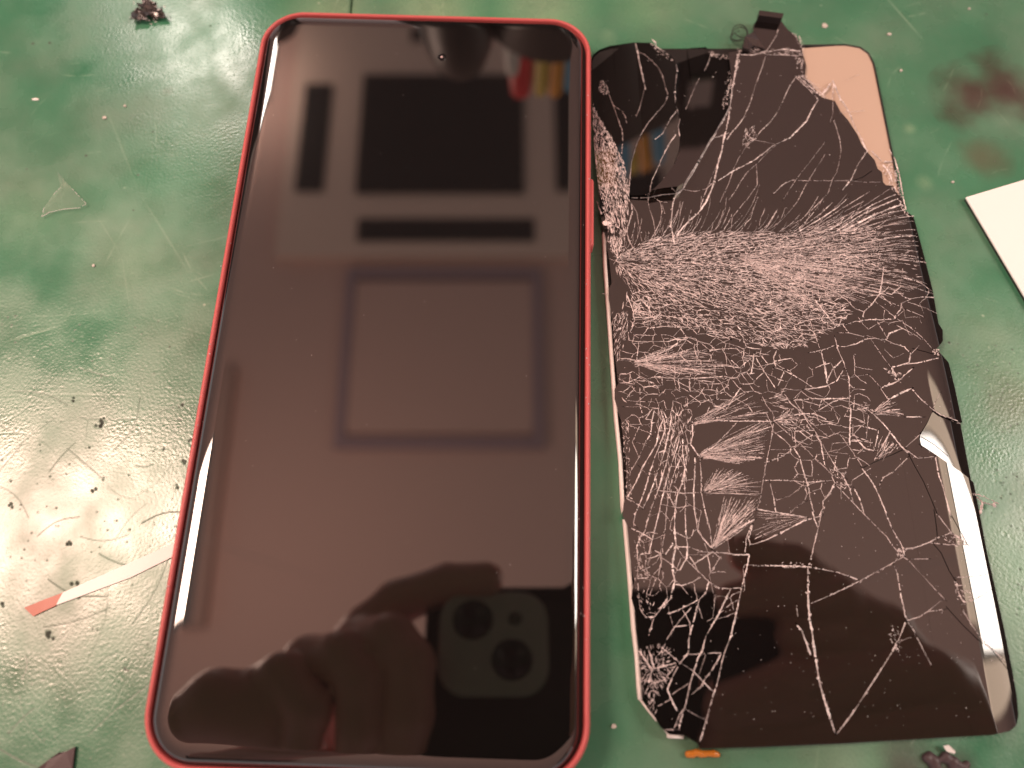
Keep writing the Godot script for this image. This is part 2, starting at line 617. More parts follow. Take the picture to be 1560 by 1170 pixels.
# a feather of curved streaks from an apex to the points of an arc
func feather(st: SurfaceTool, apex: Vector2, arc: PackedVector2Array, n: int, hw := 0.06) -> void:
	var total := 0.0
	for i in arc.size() - 1:
		total += arc[i].distance_to(arc[i + 1])
	n = int(n * 1.15)
	for k in n:
		var at := total * (k + rng.randf_range(0.0, 1.0)) / n
		var e := arc[0]
		for i in arc.size() - 1:
			var l := arc[i].distance_to(arc[i + 1])
			if at <= l:
				e = arc[i].lerp(arc[i + 1], at / l)
				break
			at -= l
		var f0 := pow(rng.randf(), 2.0) * 0.55
		var f1 := minf(rng.randf_range(0.92, 1.0), f0 + rng.randf_range(0.4, 1.0))
		var side := (e - apex).orthogonal() * rng.randf_range(-0.05, 0.05)
		var off := Vector2(rng.randfn(0, 0.35), rng.randfn(0, 0.35))
		var line := PackedVector2Array()
		for i in 6:
			var t := lerpf(f0, f1, i / 5.0)
			line.append(apex.lerp(e, t) + side * sin(PI * t) + off * (1.0 - t))
		ridge(st, line, hw * rng.randf_range(0.5, 1.4), 0.14, 0.05)
		if rng.randf() < 0.45:
			var t := rng.randf_range(f0, f1)
			var c := apex.lerp(e, t)
			sliver(st, c, (e - apex).angle() + rng.randf_range(0.5, 1.3), rng.randf_range(0.3, 0.8), hw * 0.8)

# curved hairs of glass that leave a line and bend upwards
func hairs(st: SurfaceTool, base: PackedVector2Array, n: int, a0: float, a1: float, l0: float, l1: float, turn: float, hw: float) -> void:
	for k in n:
		var f := (k + rng.randf_range(-0.5, 0.5)) / n
		var u := clampf(f, 0, 0.999) * (base.size() - 1)
		var p := base[int(u)].lerp(base[int(u) + 1], u - int(u)) + Vector2(rng.randfn(0, 0.5), rng.randfn(0, 0.6))
		var a := lerpf(a0, a1, f) + rng.randfn(0, 0.1)
		var l := lerpf(l0, l1, f) * (0.3 + pow(rng.randf(), 2.0) * 1.1)
		var line := PackedVector2Array([p])
		for i in 5:
			p += Vector2(cos(a), sin(a)) * l / 5
			a += turn / 5 * rng.randf_range(0.5, 1.4)
			line.append(p)
		ridge(st, line, hw * rng.randf_range(0.55, 1.3), 0.1, 0.04)

# a net of small cells (edges of a Voronoi diagram), stretched along one direction
func net(st: SurfaceTool, poly: PackedVector2Array, cell: float, stretch: float, along: float, hw: float, drop := 0.1) -> void:
	var b := bounds(poly).grow(cell * 2)
	var flat := Transform2D(along, Vector2(stretch, 1), 0, Vector2.ZERO)
	var inv := flat.affine_inverse()
	var corners := [b.position, Vector2(b.end.x, b.position.y), b.end, Vector2(b.position.x, b.end.y)]
	var r := Rect2(inv * corners[0], Vector2.ZERO)
	for q in corners:
		r = r.expand(inv * q)
	var seeds := PackedVector2Array()
	var y := r.position.y
	while y < r.end.y:
		var x := r.position.x
		while x < r.end.x:
			var s := Vector2(x + rng.randf_range(-0.42, 0.42) * cell, y + rng.randf_range(-0.42, 0.42) * cell)
			if b.has_point(flat * s):
				seeds.append(s)
			x += cell
		y += cell
	var tr := Geometry2D.triangulate_delaunay(seeds)
	var centre := PackedVector2Array()
	var by_edge := {}
	for t in range(0, tr.size(), 3):
		var p := seeds[tr[t]]
		var q := seeds[tr[t + 1]]
		var s := seeds[tr[t + 2]]
		var d := 2.0 * (p.x * (q.y - s.y) + q.x * (s.y - p.y) + s.x * (p.y - q.y))
		var o := (p + q + s) / 3
		if absf(d) > 1e-6:
			o = Vector2((p.length_squared() * (q.y - s.y) + q.length_squared() * (s.y - p.y) + s.length_squared() * (p.y - q.y)) / d, (p.length_squared() * (s.x - q.x) + q.length_squared() * (p.x - s.x) + s.length_squared() * (q.x - p.x)) / d)
		centre.append(flat * o)
		for k in 3:
			var i := tr[t + k]
			var j := tr[t + (k + 1) % 3]
			var key := Vector2i(mini(i, j), maxi(i, j))
			if by_edge.has(key):
				var a: Vector2 = centre[by_edge[key]]
				var e: Vector2 = centre[centre.size() - 1]
				if a.distance_to(e) < cell * stretch * 2.5 and Geometry2D.is_point_in_polygon(a, poly) and Geometry2D.is_point_in_polygon(e, poly) and rng.randf() > drop:
					var mid := (a + e) / 2 + (e - a).orthogonal() * rng.randf_range(-0.06, 0.06)
					ridge(st, PackedVector2Array([a, mid, e]), hw * rng.randf_range(0.6, 1.25), 0.06, 0.04)
			else:
				by_edge[key] = centre.size() - 1

# ------------------------------------------------------------------ bodies: joined capsules, meshed as surface nets
func body(bones: Array, cell: float, k: float) -> ArrayMesh:
	var lo := Vector3.INF
	var hi := -Vector3.INF
	for b in bones:
		for e in 2:
			var r: float = b[2 + e] + cell * 3
			lo = lo.min(b[e] - Vector3.ONE * r)
			hi = hi.max(b[e] + Vector3.ONE * r)
	var n := Vector3i(((hi - lo) / cell).ceil()) + Vector3i.ONE
	var f := PackedFloat32Array()
	f.resize(n.x * n.y * n.z)
	f.fill(1.0)
	for b in bones:
		var a: Vector3 = b[0]
		var e: Vector3 = b[1]
		var reach: float = maxf(b[2], b[3]) + k + cell * 2
		var p0 := Vector3i(((a.min(e) - Vector3.ONE * reach - lo) / cell).floor()).clampi(0, 100000)
		var p1 := Vector3i(((a.max(e) + Vector3.ONE * reach - lo) / cell).ceil()).min(n - Vector3i.ONE)
		var ab := e - a
		var len2 := maxf(ab.length_squared(), 1e-12)
		for z in range(p0.z, p1.z + 1):
			for y in range(p0.y, p1.y + 1):
				for x in range(p0.x, p1.x + 1):
					var p := lo + Vector3(x, y, z) * cell
					var t := clampf((p - a).dot(ab) / len2, 0, 1)
					var d := (p - a - ab * t).length() - lerpf(b[2], b[3], t)
					var at := (z * n.y + y) * n.x + x
					var o := f[at]
					var h := maxf(k - absf(o - d), 0.0) / k
					f[at] = minf(o, d) - h * h * k * 0.25
	var st := SurfaceTool.new()
	st.begin(Mesh.PRIMITIVE_TRIANGLES)
	var index := {}
	var count := 0
	for z in n.z - 1:
		for y in n.y - 1:
			for x in n.x - 1:
				var base := (z * n.y + y) * n.x + x
				var v0 := f[base]
				if v0 > cell * 3:
					continue
				var sum := Vector3.ZERO
				var hits := 0
				var vals := PackedFloat32Array()
				for c in 8:
					vals.append(f[base + (c & 1) + ((c >> 1) & 1) * n.x + (c >> 2) * n.x * n.y])
				for ed in [[0, 1], [2, 3], [4, 5], [6, 7], [0, 2], [1, 3], [4, 6], [5, 7], [0, 4], [1, 5], [2, 6], [3, 7]]:
					var u := vals[ed[0]]
					var w := vals[ed[1]]
					if (u < 0) != (w < 0):
						var t := u / (u - w)
						var ca := Vector3(ed[0] & 1, (ed[0] >> 1) & 1, ed[0] >> 2)
						var cb := Vector3(ed[1] & 1, (ed[1] >> 1) & 1, ed[1] >> 2)
						sum += ca.lerp(cb, t)
						hits += 1
				if hits:
					var g := Vector3(vals[1] - vals[0] + vals[3] - vals[2] + vals[5] - vals[4] + vals[7] - vals[6], vals[2] - vals[0] + vals[3] - vals[1] + vals[6] - vals[4] + vals[7] - vals[5], vals[4] - vals[0] + vals[5] - vals[1] + vals[6] - vals[2] + vals[7] - vals[3])
					st.set_normal(g.normalized())
					st.add_vertex(lo + (Vector3(x, y, z) + sum / hits) * cell)
					index[base] = count
					count += 1
	for key in index:
		var x: int = key % n.x
		var y: int = (key / n.x) % n.y
		var z: int = key / (n.x * n.y)
		var o := f[key]
		for ax in 3:
			var step: int = [1, n.x, n.x * n.y][ax]
			var w := f[key + step]
			if (o < 0) == (w < 0):
				continue
			var s1: int = [n.x, n.x * n.y, 1][ax]
			var s2: int = [n.x * n.y, 1, n.x][ax]
			if not (index.has(key - s1) and index.has(key - s2) and index.has(key - s1 - s2)):
				continue
			var q := [index[key], index[key - s1], index[key - s1 - s2], index[key - s2]]
			if o < 0:
				q.reverse()
			for i in [0, 1, 2, 0, 2, 3]:
				st.add_index(q[i])
	return st.commit()

# a chain of bones through points with radii (mm)
func chain(out: Array, p: Array, r: Array) -> void:
	for i in p.size() - 1:
		out.append([p[i], p[i + 1], r[i] * MM, r[i + 1] * MM])

func _ready() -> void:
	rng.seed = 20240
	# ---- camera
	var cam := Camera3D.new()
	cam.name = "camera"
	cam.position = EYE
	cam.rotation_degrees = Vector3(-PITCH, 0, 0)
	cam.near = 0.004
	cam.far = 30.0
	var lens := CameraAttributesPhysical.new()
	lens.frustum_focal_length = 12.0 / tan(deg_to_rad(53.052 / 2))
	lens.exposure_aperture = 7.4
	lens.frustum_focus_distance = 0.162
	lens.frustum_near = 0.004
	lens.frustum_far = 30.0
	cam.attributes = lens
	cam.fov = 53.052
	cam.current = true
	add_child(cam)
	# ---- surroundings: an even, bright background colour added as fill for ceiling and bench
	var we := WorldEnvironment.new()
	we.name = "surroundings"
	var env := Environment.new()
	env.background_mode = Environment.BG_COLOR
	env.background_color = lin(0.76, 0.68, 0.66)
	env.tonemap_mode = Environment.TONE_MAPPER_LINEAR
	env.tonemap_exposure = 1.0
	env.sdfgi_enabled = true
	env.ssao_enabled = true
	env.ssil_enabled = true
	we.environment = env
	add_child(we)
	# ---- lamps
	make_materials()
	lamp("light_batten", "white light batten with an added upper glow, hanging left of the work mats", Vector3(-0.63, 0.9, -0.15), Vector2(0.42, 0.25), 1.05, 0.75, Color(1.0, 0.84, 0.76))
	lamp("light_batten", "white light batten with an added upper glow, hanging right of the work mats", Vector3(0.9, 0.62, -0.105), Vector2(0.8, 0.24), 0.62, 0.5)
	lamp("ceiling_light", "small square ceiling light beyond the far end of the bench", Vector3(-0.80, 1.5, -1.5), Vector2(0.34, 0.34), 0.6, 0.12)
	# ---- structure
	room()
	bench()
	# ---- objects
	phone()
	broken_panel()
	small_things()
	bench_back()
	photographer()

func make_materials() -> void:
	M.screen = mat(lin(0.006, 0.005, 0.005), 0.02, 0.72)
	M.screen.clearcoat_enabled = true
	M.screen.clearcoat = 1.0
	M.screen.clearcoat_roughness = 0.015
	M.shard = mat(lin(0.006, 0.005, 0.005), 0.03, 0.72)
	M.shard.clearcoat_enabled = true
	M.shard.clearcoat = 1.0
	M.shard.clearcoat_roughness = 0.02
	M.red = mat(lin(0.55, 0.105, 0.105), 0.4, 0.5)
	M.black = mat(lin(0.012, 0.011, 0.011), 0.4)
	M.gasket = mat(lin(0.008, 0.008, 0.008), 0.55)
	M.crushed = mat(lin(0.86, 0.79, 0.79), 0.3, 0.6)
	M.crushed.vertex_color_use_as_albedo = true
	M.crushed_dim = mat(lin(0.64, 0.57, 0.57), 0.35, 0.6)
	M.crushed_dim.vertex_color_use_as_albedo = true
	M.chip = mat(lin(0.52, 0.50, 0.45), 0.6)
	M.beige = mat(lin(0.52, 0.40, 0.32), 0.2, 0.5)
	M.white = mat(lin(0.80, 0.78, 0.75), 0.5)
	M.paper = mat(lin(0.86, 0.85, 0.84), 0.7)
	M.dark_edge = mat(lin(0.03, 0.03, 0.028), 0.6)
	M.plastic_strip = mat(lin(0.78, 0.74, 0.71), 0.35)
	M.tip = mat(lin(0.42, 0.10, 0.055), 0.4)
	M.plum = mat(lin(0.05, 0.03, 0.036), 0.25)
	M.foil = mat(lin(0.03, 0.024, 0.024), 0.22, 0.6)
	M.amber = mat(lin(0.50, 0.17, 0.02), 0.2)
	M.glue = mat(lin(0.075, 0.05, 0.055), 0.45)
	M.skin = mat(lin(0.88, 0.36, 0.32), 0.42)
	M.sleeve = mat(lin(0.02, 0.02, 0.025), 0.9)
	M.case = mat(lin(0.010, 0.010, 0.011), 0.6)
	M.camera_glass = mat(lin(0.58, 0.44, 0.43), 0.35)
	M.lens = mat(lin(0.003, 0.003, 0.004), 0.1)
	M.flash = mat(lin(0.12, 0.10, 0.08), 0.4)
	M.ceiling = mat(lin(0.71, 0.48, 0.42), 0.9)
	M.wall = mat(lin(0.78, 0.68, 0.69), 0.9)
	M.bezel = mat(lin(0.86, 0.64, 0.54), 0.6)
	M.grille = mat(lin(0.02, 0.016, 0.016), 0.7)
	M.hatch = mat(lin(0.40, 0.29, 0.325), 0.7)
	M.band_strip = mat(lin(0.52, 0.35, 0.30), 0.7)
	M.housing = mat(lin(0.7, 0.7, 0.7), 0.5)
	M.glow = mat(lin(0.9, 0.9, 0.9), 0.5)
	M.glow.emission_enabled = true
	M.glow.emission = Color(1.0, 0.90, 0.80)
	M.glow.emission_energy_multiplier = 3.0
	M.faint_glow = mat(lin(0.8, 0.78, 0.75), 0.5)
	M.faint_glow.emission_enabled = true
	M.faint_glow.emission = Color(1.0, 0.86, 0.74)
	M.faint_glow.emission_energy_multiplier = 3.0
	M.clear = mat(Color(0.9, 0.97, 0.92, 0.05), 0.04, 0.6)
	M.clear.transparency = BaseMaterial3D.TRANSPARENCY_ALPHA
	M.table = mat(lin(0.16, 0.12, 0.09), 0.6)

func lamp(called: String, label: String, at: Vector3, size: Vector2, down: float, up: float, tint := Color(1.0, 0.95, 0.91)) -> void:
	var t := thing(called, label, "lamp", at, "lamps over the bench")
	obj("housing", box(Vector3(size.x, 0.03, size.y)), M.housing, t)
	for s in [-1, 1]:  # the upper face and its light are added to brighten the ceiling
		var d := obj("diffuser", box(Vector3(size.x - 0.02, 0.004, size.y - 0.02)), M.glow, t)
		d.position.y = s * 0.0172
		var a := AreaLight3D.new()
		a.name = "light"
		a.area_size = size - Vector2(0.02, 0.02)
		a.light_energy = down if s < 0 else up
		a.light_color = tint
		a.shadow_enabled = true
		a.position.y = s * 0.0215
		a.rotation_degrees.x = -90 if s < 0 else 90
		t.add_child(a, true)
	if at.x > 0:      # glow strips added around the right-hand batten to soften its mirrored edge
		var e := obj("added_glow_end", box(Vector3(0.045, 0.026, 0.17)), M.faint_glow, t)
		e.position = Vector3(-size.x / 2 - 0.0235, -0.004, 0)
		for k in [-1, 1]:
			var f := obj("added_glow_side", box(Vector3(size.x, 0.026, 0.05)), M.faint_glow, t)
			f.position = Vector3(0, -0.004, k * (size.y / 2 + 0.026))
	for s in [-1, 1]:
		var rod := CylinderMesh.new()
		rod.top_radius = 0.0006
		rod.bottom_radius = 0.0006
		rod.height = 1.7 - at.y - 0.015
		var o := obj("hanger", rod, M.housing, t)
		o.position = Vector3(s * size.x * 0.4, rod.height / 2 + 0.015, 0)

func room() -> void:
	struct("ceiling", box(Vector3(6, 0.1, 6)), M.ceiling, Vector3(0, 1.75, -0.4))
	struct("wall", box(Vector3(6, 2.5, 0.1)), M.wall, Vector3(0, 0.5, -2.6))
	struct("wall", box(Vector3(0.1, 2.0, 4)), mat(lin(0.10, 0.075, 0.065), 0.8), Vector3(2.8, 0.5, -0.4))  # unseen dark wall, added to darken reflections in the panel's right edge
	# ceiling cassette and hatch, seen only as soft reflections in the phone's glass
	var ac := thing("air_conditioner", "square pale ceiling air conditioner with dark centre grille", "air conditioner", Vector3(-0.195, 1.7, -1.36))
	var panel := obj("panel", box(Vector3(0.86, 0.03, 0.78)), M.bezel, ac)
	panel.position.y = -0.015
	var gr := obj("grille", box(Vector3(0.455, 0.02, 0.385)), M.grille, ac)
	gr.position = Vector3(0.0, -0.034, 0.01)
	for s in [[-0.355, 0.02, 0.075, 0.35], [0.345, 0.02, 0.06, 0.35], [0.02, 0.315, 0.47, 0.065], [0.0, -0.335, 0.2, 0.05]]:
		var v := obj("air_slot", box(Vector3(s[2], 0.012, s[3])), M.grille, ac)
		v.position = Vector3(s[0], -0.032, s[1])
	var ha := thing("ceiling_hatch", "plain square ceiling hatch with grey-blue frame", "hatch", Vector3(-0.178, 1.7, -0.695))
	var door := obj("door", box(Vector3(0.46, 0.02, 0.41)), M.ceiling, ha)
	door.position.y = -0.01
	for s in [[-0.243, 0, 0.024, 0.482], [0.243, 0, 0.024, 0.482], [0, -0.229, 0.462, 0.024], [0, 0.229, 0.462, 0.024]]:
		var f := obj("frame_bar", box(Vector3(s[2], 0.026, s[3])), M.hatch, ha)
		f.position = Vector3(s[0], -0.013, s[1])
	var tr := obj("dark_band_strip", box(Vector3(0.07, 0.03, 0.62)), M.band_strip)  # added strip, stands in for a dark band in the reflection
	tr.position = Vector3(-0.73, 1.685, -0.35)
	tag(tr, "added narrow brown ceiling strip standing in for a dark reflected band", "stand_in_strip")

func bench() -> void:
	struct("bench_top", box(Vector3(2.2, 0.04, 0.96)), M.table, Vector3(0, -0.0231, -0.02))
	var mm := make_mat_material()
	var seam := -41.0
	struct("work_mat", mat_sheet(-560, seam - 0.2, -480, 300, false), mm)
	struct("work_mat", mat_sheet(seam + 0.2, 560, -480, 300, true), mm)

func phone() -> void:
	var t := thing("phone", "intact black-screened phone in slim red case, lying left of the broken panel", "phone", Vector3(-23.0, 0, -60.8) * MM)
	t.rotation.y = -0.034
	var w := 78.6
	var l := 165.5
	obj("case_frame", rounded_slab(w, l, 10.0, [[1.2, 0.15], [0.55, 0.5], [0.18, 1.1], [0.0, 2.2], [0.0, 6.4], [0.07, 7.2], [0.22, 7.8], [0.48, 8.2], [0.78, 8.32], [1.02, 8.2], [1.16, 7.8], [1.2, 6.6], [1.35, 6.4]], 14), M.red, t)
	var inner := rounded_slab(w - 0.2, l, 10.0, [[1.12, 6.0], [1.12, 7.0], [1.6, 7.15], [2.1, 7.1], [2.7, 7.0]], 14)
	var ga := obj("gasket", inner, M.gasket, t)
	ga.position.x = -0.1 * MM
	var gl := obj("screen_glass", rounded_slab(w - 0.5, l, 9.6, [[1.55, 6.6], [1.55, 7.3], [1.6, 7.66], [1.75, 7.96], [2.0, 8.22], [2.35, 8.40], [2.85, 8.55], [3.5, 8.65], [4.1, 8.70], [4.6, 8.71], [5.0, 8.71], [9.0, 8.71]], 16), M.screen, t)
	gl.position.x = -0.25 * MM
	# punch-hole camera and the ear slit
	var ring := lathe([[0.001, 0.0], [0.001, 0.00003], [0.0008, 0.00004], [0.0007, 0.00002], [0.0, 0.00002]], 24)
	var pc := obj("front_camera", ring, M.lens, t)
	pc.position = Vector3(4.2, 8.715, -69.6) * MM
	var dot := SphereMesh.new()
	dot.radius = 0.0003
	dot.height = 0.0004
	var d := obj("camera_pupil", dot, M.camera_glass, pc)
	d.position.y = 0.0001
	var slit := obj("earpiece_slit", box(Vector3(13, 0.25, 0.5) * MM), M.gasket, t)
	slit.position = Vector3(2.0, 8.2, -79.75) * MM
	# key on the right-hand side
	var key := rounded_slab(1.6, 17.0, 0.8, [[0.2, 3.4], [0.0, 3.7], [0.0, 6.6], [0.15, 7.1], [0.4, 7.25]], 5)
	var k := obj("side_button", key, M.red, t)
	k.position = Vector3(39.15, 0, -30.5) * MM
	# lint and chips caught along the rim
	var st := new_st(false)
	for i in 46:
		var z := rng.randf_range(-70, 74)
		var s := 1 if rng.randf() < 0.75 else -1
		var x := s * (w / 2 - (rng.randf_range(0.9, 3.0) if i % 2 else rng.randf_range(0.2, 1.2)))
		speck(st, Vector3(x, 8.4 if absf(x) > w / 2 - 1.3 else 8.1, z), rng.randf_range(0.07, 0.17))
	for i in 34:
		speck(st, Vector3(rng.randf_range(-33, 34), 8.71, rng.randf_range(-74, 74)), rng.randf_range(0.05, 0.1))
	stuff(obj("lint", done(st), M.crushed_dim, t))

func speck(st: SurfaceTool, c: Vector3, r: float) -> void:
	var n := 5
	var ring := PackedVector3Array()
	for i in n:
		var a := TAU * (i + rng.randf_range(-0.25, 0.25)) / n
		ring.append((c + Vector3(cos(a) * r * rng.randf_range(0.6, 1.3), -0.02, sin(a) * r * rng.randf_range(0.6, 1.3))) * MM)
	for i in n:
		tri(st, (c + Vector3(0, r * 0.9, 0)) * MM, ring[i], ring[(i + 1) % n])

func broken_panel() -> void:
	var t := thing("display_panel", "shattered black phone display panel, its glass crazed with pale cracks, right of the red phone", "broken display", Vector3(CENTRE.x, 0, CENTRE.y) * MM)
	var glass_outline := [-413, -869, -406, -885, -391, -901, -364, -913, -303, -923, -263, -917, -244, -897, -204, -901, -155, -907, -126, -909, -113, -889, -76, -877, -46, -883, -28, -905, -12, -933, -8, -961, 6, -984, 62, -974, 75, -947, 95, -927, 102, -901, 104, -867, 107, -837, 100, -804, 133, -745, 163, -734, 172, -704, 187, -679, 203, -639, 209, -612, 220, -590, 233, -569, 236, -546, 245, -537, 243, -510, 249, -502, 265, -502, 272, -484, 282, -467, 283, -437, 304, -426, 306, -394, 311, -324, 315, -240, 313, -163, 320, -148, 315, -122, 295, -101, 319, -73, 322, -14, 323, 57, 322, 180, 322, 249, 321, 322, 324, 396, 326, 467, 326, 548, 325, 582, 320, 615, 311, 632, 296, 641, 259, 648, 163, 652, -4, 661, -158, 667, -269, 670, -273, 661, -294, 648, -322, 647, -338, 634, -364, 589, -369, 565, -367, 514, -371, 479, -372, 438, -379, 410, -377, 396, -372, 377, -375, 359, -378, 322, -380, 271, -389, 252, -385, 226, -378, 213, -377, 139, -383, 57, -394, 10, -393, -11, -385, -22, -389, -80, -390, -148, -394, -194, -397, -217, -396, -240, -389, -253, -391, -296, -396, -353, -402, -394, -409, -437, -411, -523, -413, -621, -413, -713, -413, -799]
	var plate_outline := [-410, -865, -403, -881, -388, -895, -357, -905, -43, -905, 111, -909, 216, -909, 250, -901, 270, -883, 278, -853, 279, -814, 280, -741, 281, -666, 282, -585, 281, -497, 283, -454, 308, -423, 308, -324, 312, -240, 310, -163, 315, -145, 311, -123, 298, -102, 315, -70, 319, -14, 320, 57, 320, 180, 319, 249, 319, 322, 322, 396, 323, 467, 323, 548, 322, 582, 318, 613, 309, 629, 295, 639, 259, 645, 164, 649, -3, 658, -158, 664, -267, 665, -298, 646, -322, 645, -336, 631, -359, 593, -367, 578, -369, 514, -375, 479, -376, 402, -378, 322, -381, 265, -386, 193, -389, 112, -392, 14, -395, -80, -395, -178, -396, -240, -401, -345, -406, -437, -408, -523, -410, -621, -410, -713, -410, -799]
	var bare_corner := [105, -897, 216, -907, 250, -899, 268, -881, 276, -851, 277, -812, 278, -741, 279, -666, 280, -585, 280, -497, 283, -433, 259, -471, 236, -514, 220, -558, 191, -621, 168, -676, 142, -713, 95, -779]
	var corner_rim := [106, -905, 216, -907, 250, -899, 268, -881, 276, -851, 277, -812, 278, -741, 279, -666, 280, -585, 280, -497, 284, -450]
	var white_edge := [-400, -383, -400, -296, -396, -148, -393, -14, -391, 57, -386, 139, -386, 232, -383, 258, -379, 359, -377, 420, -376, 467, -372, 514, -371, 571, -370, 589]
	var white_corner := [-370, 589, -355, 609, -341, 626, -322, 647]
	var white_tab := [-323, 649, -295, 650]
	var bottom_edge := [-269, 667, -158, 665, -4, 659, 163, 650, 259, 645]
	crack_data()
	var outline := pts(glass_outline, 0.1)
	var base := pts(plate_outline, 0.1)
	obj("backing_plate", plate(base, 0.25, 0.8), M.black, t)
	# the bare corner, where the glass is gone
	var corner := pts(bare_corner, 0.1)
	var cr := obj("bare_corner", plate(corner, 0.82, 1.75, 0.02), M.beige, t)
	cr.set_meta("label", "beige bare corner where the glass is missing")
	obj("corner_rim", rim_along(pts(corner_rim, 0.1), 0.35, 0.3, 1.95), M.black, t)
	# white edge of the frame on the left, and its lower end
	var we := obj("frame_edge", rim_along(pts(white_edge, 0.1), 0.62, 0.2, 2.1), M.white, t)
	we.set_meta("label", "white plastic edge along the left side")
	obj("frame_edge", rim_along(pts(white_corner, 0.1), 0.26, 0.2, 1.9), M.plastic_strip, t)
	obj("frame_edge", rim_along(pts(white_tab, 0.1), 1.0, 0.2, 1.7), M.white, t)
	obj("frame_edge", rim_along(pts(bottom_edge, 0.1), 0.8, 0.25, 1.5), M.foil, t)
	# pieces of glass
	var shards := cut_glass(outline)
	shards.sort_custom(func(a, b): return area(a) > area(b))
	var rest := new_st(false)
	var n := 0
	for s in shards:
		var size := area(s)
		var lean := clampf(0.011 / sqrt(maxf(size, 0.05)) * 1.6, 0.0012, 0.03)
		var ext := bounds(s).size
		lean = minf(0.03, 0.016 / maxf(ext.x, ext.y))
		var sx := rng.randfn(0, lean)
		var sz := rng.randfn(0, lean)
		if n < 290 and size > 0.25:
			var st := SurfaceTool.new()
			st.begin(Mesh.PRIMITIVE_TRIANGLES)
			shard_into(st, s, sx, sz, rng.randf_range(-0.006, 0.006))
			obj("shard", st.commit(), M.shard, t)
			n += 1
		else:
			shard_into(rest, s, sx, sz, 0.0)
	stuff(obj("small_shards", rest.commit(), M.shard, t))
	# pale splintered lines along the cracks
	for c in cracks:
		if c[0] == 0:
			continue
		var st := new_st(false)
		ridge(st, c[1], [0.0, 0.088, 0.135, 0.2][c[0]], [0.0, 0.14, 0.07, 0.04][c[0]])
		obj("crack", done(st), M.crushed if c[0] > 1 or rng.randf() < 0.4 else M.crushed_dim, t)
	var fine := new_st(false)
	fine_cracks(fine)
	stuff(obj("crushed_glass", done(fine), M.crushed, t))
	# loose grains on the glass
	var dust := new_st(false)
	for i in 620:
		var p := Vector2(rng.randf_range(-40, 33), rng.randf_range(-88, 64))
		if i > 400:
			p = Vector2(rng.randf_range(-25, 31), rng.randf_range(5, 62))
		if Geometry2D.is_point_in_polygon(p, outline):
			crumb(dust, p, glass_y(p), rng.randf_range(0.05, 0.13) * (1.5 if i % 17 == 0 else 1.0))
	stuff(obj("glass_grains", done(dust), M.crushed, t))
	panel_extras(t)

# a low wall along a line, width and heights in mm
func rim_along(p: PackedVector2Array, w: float, y0: float, y1: float) -> ArrayMesh:
	var st := new_st(false)
	for g in Geometry2D.offset_polyline(p, w / 2, Geometry2D.JOIN_ROUND, Geometry2D.END_BUTT):
		st.append_from(plate(g, y0, y1), 0, Transform3D())
	return done(st)

func tube(st: SurfaceTool, line: PackedVector3Array, r: float, sides := 6) -> void:
	var prev := PackedVector3Array()
	for i in line.size():
		var d := (line[mini(i + 1, line.size() - 1)] - line[maxi(i - 1, 0)]).normalized()
		var u := d.cross(Vector3.UP if absf(d.y) < 0.9 else Vector3.RIGHT).normalized()
		var v := d.cross(u)
		var ring := PackedVector3Array()
		for k in sides:
			var a := TAU * k / sides
			ring.append((line[i] + (u * cos(a) + v * sin(a)) * r) * MM)
		if prev:
			for k in sides:
				var j := (k + 1) % sides
				quad(st, prev[k], prev[j], ring[j], ring[k])
		prev = ring

